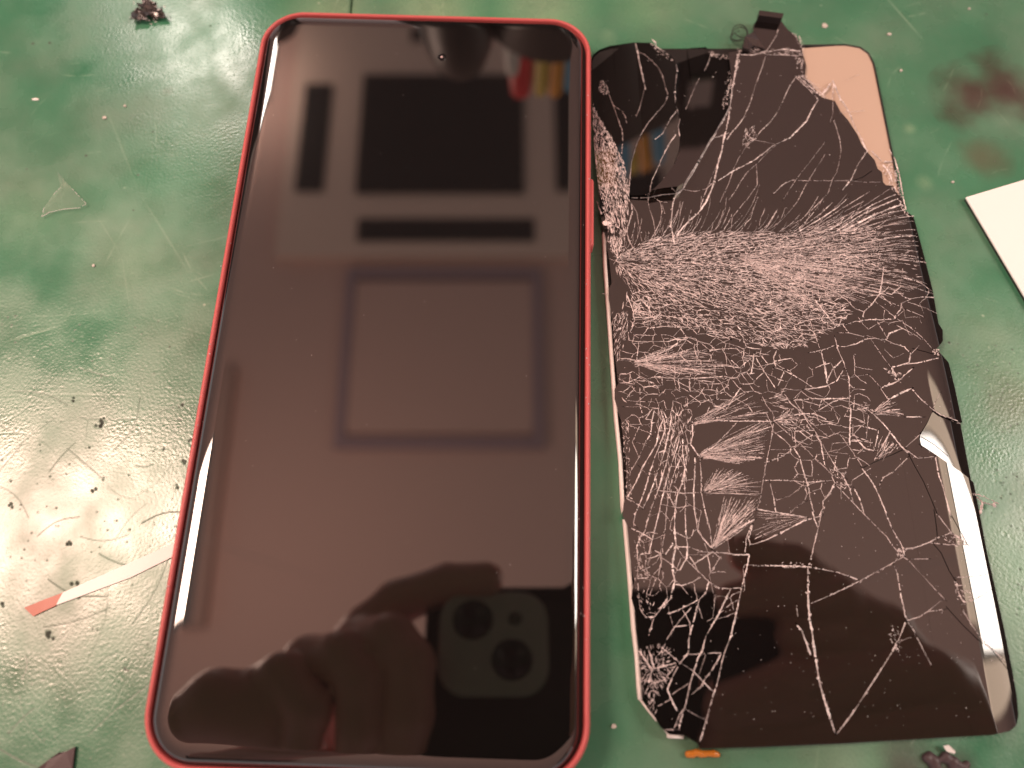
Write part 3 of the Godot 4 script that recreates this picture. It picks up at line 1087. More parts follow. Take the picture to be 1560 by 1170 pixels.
func crack_data() -> void:
	# pieces that came loose lean a little: outline, pivot, slope in x, slope in z
	tilts.append([pts([-476, -957, -299, -957, -297, -913, -292, -847, -285, -772, -308, -694, -317, -648, -330, -576, -348, -411, -372, -370, -409, -370, -487, -471], 0.1), Vector2(-36.00, -64.81), 0.072, 0.075])
	tilts.append([pts([-299, -957, -252, -905, -225, -877, -210, -853, -206, -826, -216, -768, -219, -722, -215, -698, -213, -657, -219, -612, -226, -585, -235, -558, -256, -517, -269, -497, -288, -476, -298, -469, -342, -469, -330, -576, -317, -648, -308, -694, -285, -772, -292, -847, -297, -913], 0.1), Vector2(-31.07, -64.81), 0.118, 0.064])
	tilts.append([pts([-252, -905, -225, -877, -210, -853, -206, -826, -216, -768, -219, -722, -215, -698, -215, -655, -158, -663, -118, -685, -91, -722, -72, -799, -56, -877, -74, -917, -153, -937], 0.1), Vector2(-14.91, -74.12), 0.05, 0.128])
	tilts.append([pts([214, 105, 258, 43, 323, 59, 325, 101, 324, 193, 324, 258, 320, 186, 284, 157, 223, 112], 0.1), Vector2(22.21, 11.21), -0.07, 0.0])
	crack_line(2, [-300,-920,-297,-897,-295,-864,-291,-824,-288,-792,-285,-773])
	crack_line(1, [-289,-770,-293,-751,-302,-719,-313,-688])
	crack_line(1, [-298,-893,-280,-880,-265,-860,-251,-837,-242,-808,-239,-779,-234,-747,-245,-722,-265,-697,-284,-673,-304,-639,-316,-612,-331,-561,-339,-505,-343,-471])
	crack_line(2, [-262,-917,-242,-893,-219,-874,-209,-854,-207,-824,-216,-767,-219,-725,-215,-697,-213,-673,-218,-654,-217,-636,-217,-612,-222,-582,-236,-546,-255,-517,-269,-497,-288,-476,-297,-469])
	crack_line(0, [-442,-394,-384,-437,-343,-468])
	crack_line(1, [-218,-700,-235,-676,-255,-636,-274,-621])
	crack_line(2, [-225,-630,-242,-606,-260,-570,-274,-537,-289,-505,-295,-476,-298,-459])
	crack_line(1, [-373,-760,-364,-725,-347,-710,-339,-694,-337,-673])
	crack_line(1, [-364,-725,-356,-685,-348,-651,-348,-621,-353,-582])
	crack_line(1, [-343,-469,-318,-468,-297,-469,-268,-476,-235,-479,-217,-491,-193,-485,-165,-491,-143,-511])
	crack_line(1, [-117,-880,-127,-854,-137,-831])
	crack_line(1, [-152,-808,-171,-767,-194,-710])
	crack_line(3, [-56,-872,-63,-831,-79,-767,-89,-719,-105,-685,-123,-654,-136,-630,-150,-609,-168,-576,-188,-540,-209,-505,-217,-491,-233,-476,-242,-454,-246,-425,-250,-397,-248,-381,-246,-353])
	crack_line(3, [-89,-719,-94,-688,-102,-657,-113,-621,-118,-597,-128,-567,-143,-514,-152,-488,-167,-456,-187,-428,-206,-411,-224,-392,-238,-372])
	crack_line(2, [-136,-630,-112,-636,-96,-645])
	crack_line(2, [-60,-864,-69,-824,-80,-786,-94,-747])
	crack_line(1, [-128,-567,-144,-534,-159,-497,-171,-471,-181,-442])
	crack_line(1, [-298,-459,-295,-437,-289,-411,-286,-383,-290,-356])
	crack_line(1, [-283,-469,-271,-459,-268,-439,-272,-411,-277,-378])
	crack_line(1, [-267,-454,-262,-428])
	crack_line(1, [-271,-459,-254,-456])
	crack_line(1, [-343,-471,-336,-454,-325,-431,-322,-397,-319,-370,-316,-342])
	crack_line(2, [-336,-454,-335,-431,-344,-403,-350,-381,-346,-359,-337,-339])
	crack_line(2, [-135,-513,-101,-537,-44,-570,3,-609,44,-630,64,-651,88,-676,104,-707,124,-738])
	crack_line(1, [-41,-624,-61,-606,-82,-573,-98,-540,-111,-505,-123,-482,-135,-456])
	crack_line(1, [8,-609,-17,-585,-42,-558,-65,-537,-83,-511,-98,-485,-115,-462])
	crack_line(1, [-42,-558,-44,-523,-46,-502,-70,-468,-89,-445,-109,-420,-115,-403])
	crack_line(1, [124,-618,87,-570,49,-523,25,-488,10,-465])
	crack_line(1, [120,-585,92,-543,67,-505,41,-459,21,-434,-5,-406,-23,-392,-57,-378])
	crack_line(2, [33,-514,11,-502,-11,-479])
	crack_line(1, [33,-515,93,-513,168,-514,195,-510,238,-510])
	crack_line(1, [160,-600,154,-576,141,-537,128,-517,114,-482,99,-465,73,-439,46,-414,14,-394])
	crack_line(2, [222,-597,195,-561,171,-517,147,-488])
	crack_line(0, [218,-537,199,-523,168,-511])
	crack_line(1, [-47,-471,-60,-442,-70,-414,-94,-392])
	crack_line(1, [-35,-439,-48,-414,-52,-397])
	crack_line(1, [-9,-434,-32,-400,-54,-381])
	crack_line(1, [-114,-442,-127,-411,-139,-389])
	crack_line(1, [25,-383,62,-406,97,-434,120,-456])
	crack_line(2, [34,-381,87,-414,128,-442,157,-468])
	crack_line(1, [54,-383,100,-414,146,-445,209,-485])
	crack_line(1, [64,-383,117,-417,155,-439,190,-459])
	crack_line(1, [79,-383,132,-414,191,-448,263,-497])
	crack_line(2, [95,-381,151,-414,217,-454,268,-479])
	crack_line(2, [120,-383,174,-420,228,-448,273,-468])
	crack_line(3, [132,-383,202,-420,239,-437,281,-454])
	crack_line(2, [147,-381,211,-417,248,-431,284,-439])
	crack_line(1, [157,-381,222,-406,306,-428])
	crack_line(1, [159,-367,233,-397,304,-414])
	crack_line(1, [164,-364,242,-381,303,-392])
	crack_line(2, [177,-353,240,-367,300,-375])
	crack_line(1, [111,-337,176,-345,238,-356,302,-361])
	crack_line(1, [126,-339,219,-345,302,-350])
	crack_line(1, [205,-331,247,-337,300,-334])
	crack_line(1, [100,-323,197,-326,303,-320,312,-307])
	crack_line(1, [207,-312,313,-310])
	crack_line(1, [12,-867,1,-834,-9,-811,-24,-773,-38,-732,-58,-688,-73,-666,-91,-645,-105,-624])
	crack_line(1, [77,-802,58,-773,41,-738,24,-704,2,-673,-18,-654,-35,-633,-41,-624])
	crack_line(1, [-58,-642,-46,-627,-39,-624,8,-612])
	crack_line(1, [158,-732,153,-697,144,-673])
	crack_line(1, [153,-679,158,-645,160,-621,158,-594])
	crack_line(2, [-49,-870,-14,-870,17,-880,60,-887,99,-880])
	crack_line(1, [16,-870,58,-870,93,-867])
	crack_line(1, [17,-883,46,-930,52,-950])
	crack_line(2, [77,-805,104,-770,122,-741])
	crack_line(2, [83,-807,110,-773,131,-749])
	crack_line(1, [88,-808,110,-792,135,-760])
	crack_line(2, [-357,-225,-349,-201,-345,-186,-349,-148])
	crack_line(2, [-342,-188,-327,-212,-348,-209])
	crack_line(2, [-329,-217,-311,-196,-308,-173,-346,-173])
	crack_line(1, [-345,-188,-312,-178])
	crack_line(2, [-296,-217,-286,-183,-301,-168,-330,-158])
	crack_line(2, [-349,-148,-359,-137,-358,-120,-341,-117,-309,-117,-274,-117,-253,-125,-224,-127])
	crack_line(2, [-354,-140,-334,-122,-316,-148,-269,-153,-248,-150,-234,-125])
	crack_line(2, [-337,-115,-344,-73,-362,-78,-378,-78])
	crack_line(1, [-274,-115,-273,-97])
	crack_line(2, [-344,-73,-306,-85,-273,-100,-243,-122])
	crack_line(2, [-225,-125,-207,-115,-187,-97,-167,-112,-141,-122])
	crack_line(1, [-210,-137,-204,-148,-235,-143])
	crack_line(2, [-189,-137,-163,-132,-143,-122])
	crack_line(1, [-387,-24,-362,-24,-359,-43,-382,-43])
	crack_line(2, [-365,-24,-341,-36,-325,-29,-310,-24,-299,-7])
	crack_line(1, [-340,-60,-339,-36])
	crack_line(2, [-259,-34,-258,-10])
	crack_line(2, [-234,-34,-238,-10])
	crack_line(2, [-307,-36,-259,-34,-231,-34,-197,-36,-158,-39])
	crack_line(2, [-187,-97,-162,-100,-131,-102,-123,-92,-145,-83])
	crack_line(2, [-145,-75,-128,-58,-101,-80])
	crack_line(3, [48,-92,51,-58,51,-22])
	crack_line(2, [23,-92,49,-97,76,-107,99,-105,123,-111,145,-122,164,-125,189,-121,204,-112,226,-105,232,-95])
	crack_line(2, [81,-127,84,-97,93,-65,98,-34,95,-7,93,10,90,24,93,31,90,47,86,66,79,110])
	crack_line(2, [87,-73,66,-53,51,-29])
	crack_line(2, [89,-53,72,-29,48,-17,24,-12,1,-10])
	crack_line(1, [83,-39,99,-41])
	crack_line(1, [101,-36,138,-43])
	crack_line(1, [142,-41,163,-12])
	crack_line(2, [163,-13,180,-19,202,-29])
	crack_line(1, [157,-122,176,-83,189,-60])
	crack_line(2, [-55,-58,-35,-51,-9,-36,22,-12])
	crack_line(2, [-35,-51,-53,-17])
	crack_line(1, [-58,-56,-64,-39])
	crack_line(2, [-46,-97,-55,-80,-52,-60])
	crack_line(2, [-92,-80,-77,-48,-58,-12])
	crack_line(2, [-95,-90,-104,-48,-109,-43])
	crack_line(2, [106,-155,128,-163,164,-168,185,-167,216,-169])
	crack_line(2, [62,-272,85,-261,111,-261,135,-248,153,-238,169,-238,194,-230,206,-227])
	crack_line(2, [92,-212,108,-222,119,-214,132,-194,152,-186,172,-204,189,-225,194,-230])
	crack_line(1, [152,-186,145,-168])
	crack_line(1, [101,-158,112,-137,146,-127])
	crack_line(1, [91,-137,112,-137])
	crack_line(2, [50,-214,65,-188,85,-155,106,-158])
	crack_line(2, [19,-158,38,-137,47,-97])
	crack_line(2, [211,-293,201,-256,192,-230])
	crack_line(1, [252,-291,244,-259])
	crack_line(2, [243,-248,218,-227,206,-230])
	crack_line(2, [229,-235,247,-219,259,-217,283,-222,315,-225])
	crack_line(2, [259,-217,236,-206,231,-191,217,-176,216,-169])
	crack_line(1, [240,-191,219,-173])
	crack_line(1, [177,-212,200,-191,216,-173,245,-150,269,-125,284,-102])
	crack_line(1, [216,-155,269,-122])
	crack_line(2, [248,-267,283,-259,313,-240])
	crack_line(1, [211,-261,243,-254,291,-238,316,-233])
	crack_line(1, [243,-191,278,-176])
	crack_line(1, [188,-222,230,-199])
	crack_line(1, [250,-209,315,-186])
	crack_line(2, [229,-148,198,-135,192,-125])
	crack_line(1, [177,-163,194,-120])
	crack_line(2, [236,-92,230,-70,215,-65])
	crack_line(2, [191,-58,215,-65,245,-68,274,-75,296,-81])
	crack_line(3, [234,-56,213,-39,202,-29,183,-22,163,-14])
	crack_line(3, [191,-58,194,-46,197,-36])
	crack_line(0, [246,-100,282,-90,297,-88])
	crack_line(1, [-340,-14,-342,28,-337,50,-347,73,-362,103,-350,135])
	crack_line(2, [-351,-14,-371,12])
	crack_line(1, [-371,14,-344,17,-312,17])
	crack_line(1, [-374,28,-342,28,-302,31])
	crack_line(1, [-302,31,-318,33,-332,54,-317,57])
	crack_line(2, [-313,36,-319,57,-323,85,-335,103,-350,135,-367,162])
	crack_line(2, [-300,33,-296,54,-307,80,-313,107,-328,130,-345,157,-359,186,-378,217])
	crack_line(2, [-294,52,-294,80,-304,103,-319,137,-330,166,-340,197,-355,232,-365,252])
	crack_line(2, [-278,45,-285,80,-296,117,-307,148,-322,184,-337,219,-347,237])
	crack_line(2, [-269,43,-275,75,-284,107,-296,148,-312,193,-324,221,-334,245,-347,284,-354,290,-364,313])
	crack_line(2, [-262,80,-271,112,-285,148,-301,193,-312,228,-316,245,-328,284,-338,315,-341,326])
	crack_line(2, [-259,96,-261,126,-279,162,-292,197,-302,245,-306,277,-314,315,-314,326])
	crack_line(3, [-261,126,-259,157,-265,184,-278,210,-285,245,-288,277,-287,311,-296,342,-297,361,-294,379,-302,400])
	crack_line(2, [-259,157,-262,193,-262,232,-265,245,-266,284,-265,311,-268,334,-282,355,-290,359])
	crack_line(2, [-237,135,-240,171,-245,206,-246,245,-242,284,-235,294,-219,315])
	crack_line(2, [-227,137,-227,171,-230,206,-225,245,-218,280,-218,315])
	crack_line(1, [-365,68,-323,85,-321,89])
	crack_line(1, [-353,103,-335,110,-318,117])
	crack_line(1, [-351,153,-337,168,-308,171])
	crack_line(1, [-319,202,-280,206,-267,208,-230,206])
	crack_line(1, [-312,230,-276,237,-254,232])
	crack_line(2, [-254,26,-231,17,-183,12])
	crack_line(2, [-252,28,-216,0,-206,-14])
	crack_line(2, [-180,-14,-182,12,-151,14,-130,-14])
	crack_line(2, [-239,61,-193,57,-144,59,-108,59,-72,60])
	crack_line(2, [-237,66,-238,89,-244,107,-230,130,-226,135])
	crack_line(2, [-226,130,-196,112,-169,85,-147,64])
	crack_line(1, [-261,182,-243,180])
	crack_line(2, [-379,219,-368,224,-347,237])
	crack_line(1, [-362,245,-368,267,-362,275])
	crack_line(2, [-183,245,-199,282,-217,315])
	crack_line(2, [-373,277,-350,288,-333,299])
	crack_line(2, [-364,313,-363,340,-358,359,-340,351,-327,342,-318,326,-330,320])
	crack_line(2, [-318,326,-319,347,-316,371,-324,384,-322,396])
	crack_line(2, [-293,307,-309,328])
	crack_line(2, [-285,313,-262,313,-241,322,-220,324,-195,324,-172,328,-146,328])
	crack_line(2, [-287,311,-276,330,-258,349,-242,365,-229,379,-211,390,-192,392,-167,390])
	crack_line(2, [-258,347,-225,328,-216,322])
	crack_line(2, [-216,322,-204,334,-223,361])
	crack_line(2, [-219,315,-185,292,-147,269,-129,260])
	crack_line(1, [-186,294,-184,328])
	crack_line(2, [-294,384,-280,386,-260,379,-241,369])
	crack_line(2, [-229,379,-237,400,-250,412,-256,428,-266,458,-272,473,-274,479,-278,508,-294,525,-307,544,-321,571,-316,586,-305,608])
	crack_line(2, [-310,438,-289,430,-263,418,-252,412])
	crack_line(2, [-266,426,-288,448,-306,469,-317,485])
	crack_line(2, [-146,328,-155,357,-167,390,-179,428,-190,460,-196,479,-211,508,-230,565,-238,582,-255,626,-268,659])
	crack_line(2, [-188,392,-200,412,-215,438,-231,461,-243,479,-251,504,-260,516,-271,543,-278,560,-286,586,-291,602,-302,615,-313,637])
	crack_line(1, [-215,438,-191,420,-175,412])
	crack_line(2, [-311,410,-327,432,-338,444,-350,477])
	crack_line(2, [-338,444,-354,444,-364,428,-365,381])
	crack_line(1, [-352,400,-344,404,-329,371])
	crack_line(1, [-278,510,-256,510,-233,508,-209,508])
	crack_line(1, [-251,504,-246,512,-261,546])
	crack_line(2, [-217,510,-234,535,-251,554,-260,567,-277,580])
	crack_line(2, [-328,497,-296,524,-274,537,-263,548,-252,560,-237,575])
	crack_line(2, [-339,535,-302,525])
	crack_line(2, [-343,535,-351,504])
	crack_line(2, [-353,563,-326,554,-302,529])
	crack_line(2, [-368,504,-358,522,-347,537,-355,560])
	crack_line(1, [-314,580,-299,571,-282,561])
	crack_line(1, [-291,604,-264,619,-253,623])
	crack_line(2, [-296,612,-304,637])
	crack_line(1, [-343,601,-318,589])
	crack_line(1, [-329,639,-302,639])
	crack_line(2, [-136,271,-149,296,-154,324])
	crack_line(2, [-134,271,-145,296,-142,309])
	crack_line(2, [-140,309,-109,299,-68,280,-32,262,-16,258,4,252])
	crack_line(2, [-13,245,-11,262,-6,277])
	crack_line(2, [4,247,-6,277,-19,311,-28,336])
	crack_line(2, [-142,348,-87,349,-60,350,-39,351,-12,355,19,361,43,369,57,375])
	crack_line(3, [-35,351,-39,379,-43,418,-44,444,-42,481,-42,510,-40,560,-33,597,-23,644])
	crack_line(2, [-41,420,-4,406,47,384,90,363,122,347,152,332])
	crack_line(1, [-66,422,-66,442])
	crack_line(3, [-69,458,-61,469,-57,485,-50,512])
	crack_line(1, [84,245,101,265,126,294,134,311,148,330,160,338,181,365,205,396,218,412])
	crack_line(2, [130,245,138,277,152,309,155,330])
	crack_line(2, [131,349,135,363,135,400,137,426,137,440,140,448])
	crack_line(2, [157,317,176,315,206,305,224,296,252,286,273,301,282,309])
	crack_line(1, [208,305,241,309,280,309])
	crack_line(0, [227,245,226,277,224,296])
	crack_line(2, [234,252,252,284,273,301])
	crack_line(0, [257,245,269,277,280,305])
	crack_line(0, [214,307,226,324,236,359,244,377])
	crack_line(2, [245,379,246,396,248,408,255,418])
	crack_line(1, [166,336,200,336])
	crack_line(1, [247,371,277,369,307,366])
	crack_line(1, [251,418,279,410,312,394])
	crack_line(1, [139,450,163,444,181,434,210,414])
	crack_line(1, [181,434,213,430])
	crack_line(2, [137,452,120,481,93,518,51,567,15,610,-13,639,-20,646])
	crack_line(1, [139,450,150,469,154,483,161,502,171,529])
	crack_line(1, [121,487,143,479])
	crack_line(0, [220,428,243,458,265,483,287,499,314,535])
	crack_line(1, [248,432,260,458,275,485,312,522])
	crack_line(1, [-90,12,-70,40,-68,59,-48,80,-22,105,2,133,21,153,36,171])
	crack_line(2, [-41,0,-30,21,-9,40,1,64,13,80,21,103,22,130,23,151])
	crack_line(2, [12,87,28,117,40,144,48,162,62,177])
	crack_line(2, [-24,14,22,10,39,11,71,10,92,10])
	crack_line(2, [25,36,54,19,71,12,93,17,118,28,137,43])
	crack_line(1, [54,21,63,57])
	crack_line(2, [14,68,44,64,59,68,85,73,106,68,130,75,140,78])
	crack_line(1, [63,87,77,112,88,133,98,153])
	crack_line(1, [34,123,56,119,75,110])
	crack_line(2, [83,101,99,101,110,117,127,121])
	crack_line(1, [88,98,127,105])
	crack_line(2, [137,43,154,64,165,80,182,110,195,126])
	crack_line(2, [-71,64,-78,94,-89,130,-96,153,-103,177,-110,206,-117,228,-122,239])
	crack_line(2, [-101,182,-53,182,-18,186,35,182])
	crack_line(2, [-90,144,-65,135,-36,117,-20,105,7,87])
	crack_line(1, [-83,119,-41,119])
	crack_line(2, [-34,117,-25,135,-23,155,-18,182,-15,193,-15,215,-11,247])
	crack_line(1, [-23,188,-35,199,-54,213,-81,221])
	crack_line(2, [-91,186,-87,215,-86,247])
	crack_line(3, [38,188,24,210,10,224,8,239,-1,252])
	crack_line(1, [40,191,53,206,72,230,84,245])
	crack_line(2, [56,171,67,199,70,226])
	crack_line(2, [76,199,84,221,88,247])
	crack_line(2, [97,157,115,188,122,210,132,247])
	crack_line(2, [-122,239,-103,243,-78,247,-48,252,-27,256])
	crack_line(1, [-58,247,-41,232,-23,224])
	crack_line(2, [-41,80,-19,80,11,78])
	crack_line(2, [-70,59,-37,47,-10,43,15,43,38,54])
	crack_line(1, [25,36,35,12])
	crack_line(1, [-6,33,-5,14])
	crack_line(2, [127,45,115,96])
	crack_line(1, [161,-12,171,10])
	crack_line(2, [226,-10,241,12,260,33,276,45,297,52,323,59])
	crack_line(0, [259,40,246,61,226,87])
	crack_line(1, [226,87,192,114])
	crack_line(1, [284,-2,267,21,262,36])
	crack_line(0, [195,126,204,153,216,184,224,215,231,245])
	crack_line(2, [249,135,249,171,253,197,256,228,258,252])
	crack_line(2, [193,135,160,164,139,175,127,191])
	crack_line(0, [190,117,161,130,126,144,102,155])
	crack_line(2, [192,119,213,137,247,133])
	crack_line(0, [231,94,251,107,274,128])
	crack_line(0, [224,110,252,130,287,157])
	crack_line(0, [226,87,223,98,224,110])
	crack_line(1, [287,157,306,171,323,184])
	crack_line(3, [142,38,175,12,198,0,225,-12])
	crack_line(2, [143,78,134,103,127,121])
	crack_line(2, [166,82,135,126])
	crack_line(2, [169,105,136,133])
	crack_line(2, [203,50,239,50])

func fine_cracks(st: SurfaceTool) -> void:
	var hit := Vector2(-37.78, -30.74)
	# the crushed fan that starts at the point of impact on the left edge
	splinters(st, pts([-386, -312, -359, -329, -307, -360, -239, -383, -137, -383, 10, -383, 146, -410, 232, -394, 289, -337, 292, -272, 201, -240, 134, -225, 83, -212, 45, -197, -13, -181, -84, -178, -182, -194, -252, -206, -307, -233, -349, -240, -376, -280], 0.1), 3000, hit, INF, 0.6, 2.5, 0.056, 0.12, 3.0, 26.0)
	splinters(st, pts([-382, -320, -307, -353, -240, -376, -137, -376, -5, -376, 48, -337, 40, -272, -8, -225, -124, -206, -237, -217, -306, -240, -362, -264], 0.1), 1300, hit, INF, 0.3, 0.9, 0.07, 0.5)
	net(st, pts([-375, -312, -307, -360, -240, -379, -137, -379, 10, -379, 158, -393, 223, -386, 207, -329, 3, -324, -215, -311], 0.1), 0.66, 2.5, -0.1, 0.1, 0.05)
	net(st, pts([-375, -301, -215, -311, 3, -324, 207, -329, 215, -288, 140, -264, -4, -259, -177, -253, -305, -264], 0.1), 0.62, 2.6, 0.08, 0.105, 0.04)
	net(st, pts([-362, -285, -305, -264, -177, -253, -4, -259, 140, -264, 120, -228, 46, -206, -12, -187, -125, -190, -237, -209, -307, -234], 0.1), 0.72, 2.3, 0.3, 0.1, 0.05)
	splinters(st, pts([-349, -240, -251, -209, -154, -186, -11, -197, 118, -209, 128, -181, 73, -140, 20, -105, -50, -99, -131, -125, -214, -148, -297, -155, -345, -181], 0.1), 900, hit, INF, 0.5, 1.6, 0.06, 0.25)
	net(st, pts([-349, -253, -251, -217, -153, -194, -10, -206, 118, -212, 128, -181, 73, -140, 19, -102, -51, -95, -132, -117, -214, -140, -298, -148, -352, -181], 0.1), 1.0, 2.5, 0.06, 0.105, 0.08)
	net(st, pts([-31, -272, 39, -264, 130, -194, 109, -148, 19, -102, -64, -102, -98, -178], 0.1), 1.4, 2.3, -0.28, 0.1, 0.15)
	# bristling strip down the upper left edge
	splinters(st, pts([-414, -741, -401, -694, -369, -621, -349, -558, -341, -471, -348, -386, -374, -317, -388, -337, -398, -394, -411, -505, -415, -612], 0.1), 1500, hit, 1.45, 0.5, 1.9, 0.07, 0.2)
	splinters(st, pts([-394, -802, -378, -806, -372, -764, -386, -760, -398, -775], 0.1), 70, hit, 1.2, 0.2, 0.6, 0.09, 0.5)
	splinters(st, pts([-393, -394, -357, -378, -345, -329, -375, -304, -391, -337], 0.1), 70, hit, 0.3, 0.4, 1.3, 0.07, 0.6)
	splinters(st, pts([-394, -194, -355, -181, -362, -132, -378, -76, -388, -73, -392, -132], 0.1), 120, hit, 1.95, 0.5, 1.7, 0.055, 0.12)
	splinters(st, pts([-308, 28, -241, 28, -238, 85, -249, 139, -265, 219, -317, 219, -310, 139], 0.1), 190, hit, 1.62, 0.5, 1.8, 0.055, 0.16)
	net(st, pts([-310, 7, -237, 17, -234, 85, -257, 166, -311, 166], 0.1), 1.35, 1.7, 1.6, 0.095, 0.1)
	net(st, pts([-380, 3, -301, -3, -306, 78, -379, 85], 0.1), 2.0, 1.2, 0.3, 0.09, 0.15)
	net(st, pts([-390, -36, -289, -58, -293, 0, -389, 14], 0.1), 1.7, 1.3, 0.0, 0.07, 0.15)
	net(st, pts([-249, -46, -125, -49, -158, 17, -242, 43, -307, 0], 0.1), 1.9, 1.4, 0.2, 0.075, 0.15)
	net(st, pts([-146, -117, -23, -95, -58, -29, -102, 0, -154, -29], 0.1), 2.3, 1.4, -0.2, 0.075, 0.2)
	net(st, pts([-356, -240, -293, -225, -298, -148, -354, -140, -366, -194], 0.1), 1.5, 1.3, 0.6, 0.075, 0.15)
	splinters(st, pts([-381, 57, -367, 57, -369, 219, -380, 226], 0.1), 90, hit, 1.5, 0.3, 1.0, 0.055, 0.5)
	net(st, pts([-368, 271, -323, 277, -315, 384, -333, 444, -361, 450, -369, 371], 0.1), 1.9, 1.2, 1.5, 0.075, 0.2)
	splinters(st, pts([-368, 271, -343, 277, -342, 384, -333, 444, -361, 450, -372, 371], 0.1), 80, hit, 1.4, 0.3, 1.0, 0.06, 0.6)
	net(st, pts([-368, 502, -322, 497, -302, 525, -336, 582, -360, 599, -369, 560], 0.1), 1.6, 1.3, 1.5, 0.08, 0.1)
	splinters(st, pts([-369, 497, -318, 491, -302, 525, -336, 582, -346, 615, -359, 595, -369, 560], 0.1), 170, Vector2(-34.51, 53.69), INF, 0.4, 1.4, 0.06, 0.3)
	# feathered fans
	hairs(st, pts([-367, -324, -307, -360, -240, -379, -137, -383, 10, -386, 145, -403, 217, -394], 0.1), 44, -1.2, -0.5, 5.0, 10.0, -0.35, 0.06)
	hairs(st, pts([-307, -350, -137, -376, 10, -383, 159, -394], 0.1), 26, -1.05, -0.45, 8.0, 12.0, -0.5, 0.055)
	feather(st, Vector2(-9.95, -31.23), pts([259, -471, 288, -420, 301, -370, 303, -312, 311, -240, 248, -222, 130, -194, 43, -178], 0.1), 90, 0.055)
	feather(st, Vector2(-34.95, -6.83), pts([-251, -117, -216, -110, -187, -95, -147, -65, -173, -43, -226, -43, -273, -36], 0.1), 64, 0.062)
	feather(st, Vector2(-22.57, 13.12), pts([-94, 57, -72, 61, -78, 87, -87, 116, -92, 135, -146, 149], 0.1), 70, 0.062)
	feather(st, Vector2(-22.35, 20.34), pts([-200, 157, -164, 157, -133, 169, -104, 186, -113, 213], 0.1), 60, 0.06)
	feather(st, Vector2(-21.43, 31.16), pts([-185, 215, -156, 213, -114, 215, -125, 252, -133, 268], 0.1), 52, 0.06)
	feather(st, Vector2(-2.47, 25.56), pts([-127, 243, -132, 267, -137, 290, -141, 309], 0.1), 13, 0.055)
	feather(st, Vector2(14.12, 3.98), pts([169, 11, 189, 17, 204, 47, 184, 51], 0.1), 20, 0.07)
	feather(st, Vector2(-6.76, 5.67), pts([-31, 31, -16, 57, -36, 79], 0.1), 18, 0.065)
	splinters(st, pts([-90, 17, -39, -14, -36, 17, -25, 36, -71, 26], 0.1), 46, Vector2(-9.69, 1.43), INF, 0.5, 2.0, 0.055, 0.14)
	splinters(st, pts([-69, 50, -23, 21, 14, 50, 8, 73, -43, 79, -66, 64], 0.1), 80, Vector2(-7.02, 5.67), INF, 0.3, 1.2, 0.065, 0.6)
	feather(st, Vector2(-23.93, 6.51), pts([-158, 17, -108, -9, -94, 10, -76, 34, -70, 57], 0.1), 26, 0.06)
	feather(st, Vector2(12.81, 14.34), pts([150, 85, 168, 101, 182, 112], 0.1), 8, 0.09)
	# thinner crazing between the long cracks
	net(st, pts([-298, -140, -52, -88, 161, -117, 129, 139, 71, 219, -22, 232, -77, 139, -81, 57, -229, 57, -307, 0], 0.1), 2.9, 1.35, 0.3, 0.085, 0.25)
	net(st, pts([-368, 139, -240, 193, -223, 309, -137, 347, -174, 467, -238, 491, -323, 467, -361, 371], 0.1), 3.0, 1.4, 1.4, 0.085, 0.3)
	net(st, pts([182, -256, 311, -256, 300, -117, 235, -58, 166, -58, 123, -148], 0.1), 3.2, 1.3, -0.4, 0.07, 0.4)
	net(st, pts([-371, -240, -238, -194, -51, -95, -170, 0, -308, 14, -388, 0], 0.1), 2.3, 1.4, 0.15, 0.09, 0.2)
	net(st, pts([-60, -14, 143, 0, 122, 139, 3, 139, -57, 85], 0.1), 2.8, 1.3, 0.3, 0.075, 0.35)
	splinters(st, pts([-70, -648, -35, -666, -35, -630, -58, -590, -70, -615], 0.1), 46, hit, 1.9, 0.4, 1.4, 0.07, 0.5)
	splinters(st, pts([-69, -877, -47, -893, -55, -837, -72, -799, -96, -704, -112, -666, -116, -694], 0.1), 90, hit, 1.75, 0.3, 1.2, 0.08, 0.4)
	splinters(st, pts([-31, -893, 101, -889, 101, -869, -30, -869], 0.1), 60, hit, 0.05, 0.4, 1.8, 0.06, 0.3)
	splinters(st, pts([82, -869, 103, -857, 98, -814, 84, -830], 0.1), 40, hit, 1.0, 0.3, 0.8, 0.08, 0.8)
	splinters(st, pts([83, -941, 97, -937, 112, -905, 105, -877, 94, -913], 0.1), 30, hit, 0.9, 0.3, 0.8, 0.09, 0.6)
	splinters(st, pts([78, -806, 101, -814, 151, -760, 138, -741, 99, -772], 0.1), 60, hit, 0.55, 0.4, 1.6, 0.065, 0.2)
	splinters(st, pts([-120, -905, -105, -889, -61, -877, -41, -889, -50, -865, -94, -869, -117, -881], 0.1), 60, hit, 0.2, 0.3, 0.9, 0.08, 0.7)
	splinters(st, pts([-264, -917, -243, -893, -215, -873, -208, -845, -220, -853, -247, -881], 0.1), 40, hit, 0.8, 0.3, 0.9, 0.07, 0.4)
	splinters(st, pts([109, 456, 126, 473, 117, 514, 97, 485], 0.1), 30, hit, 0.9, 0.3, 0.9, 0.08, 0.8)
	splinters(st, pts([173, -58, 208, -46, 209, -22, 194, -29], 0.1), 40, hit, 0.5, 0.3, 0.9, 0.09, 0.7)
	splinters(st, pts([283, -99, 300, -102, 301, -88, 284, -88], 0.1), 26, hit, 0.2, 0.3, 0.7, 0.09, 0.9)
	splinters(st, pts([235, 294, 276, 290, 280, 309, 249, 312], 0.1), 40, hit, 0.4, 0.3, 1.0, 0.07, 0.5)
	splinters(st, pts([240, 377, 256, 384, 283, 402, 253, 426, 241, 414], 0.1), 44, hit, 0.9, 0.3, 1.0, 0.075, 0.7)
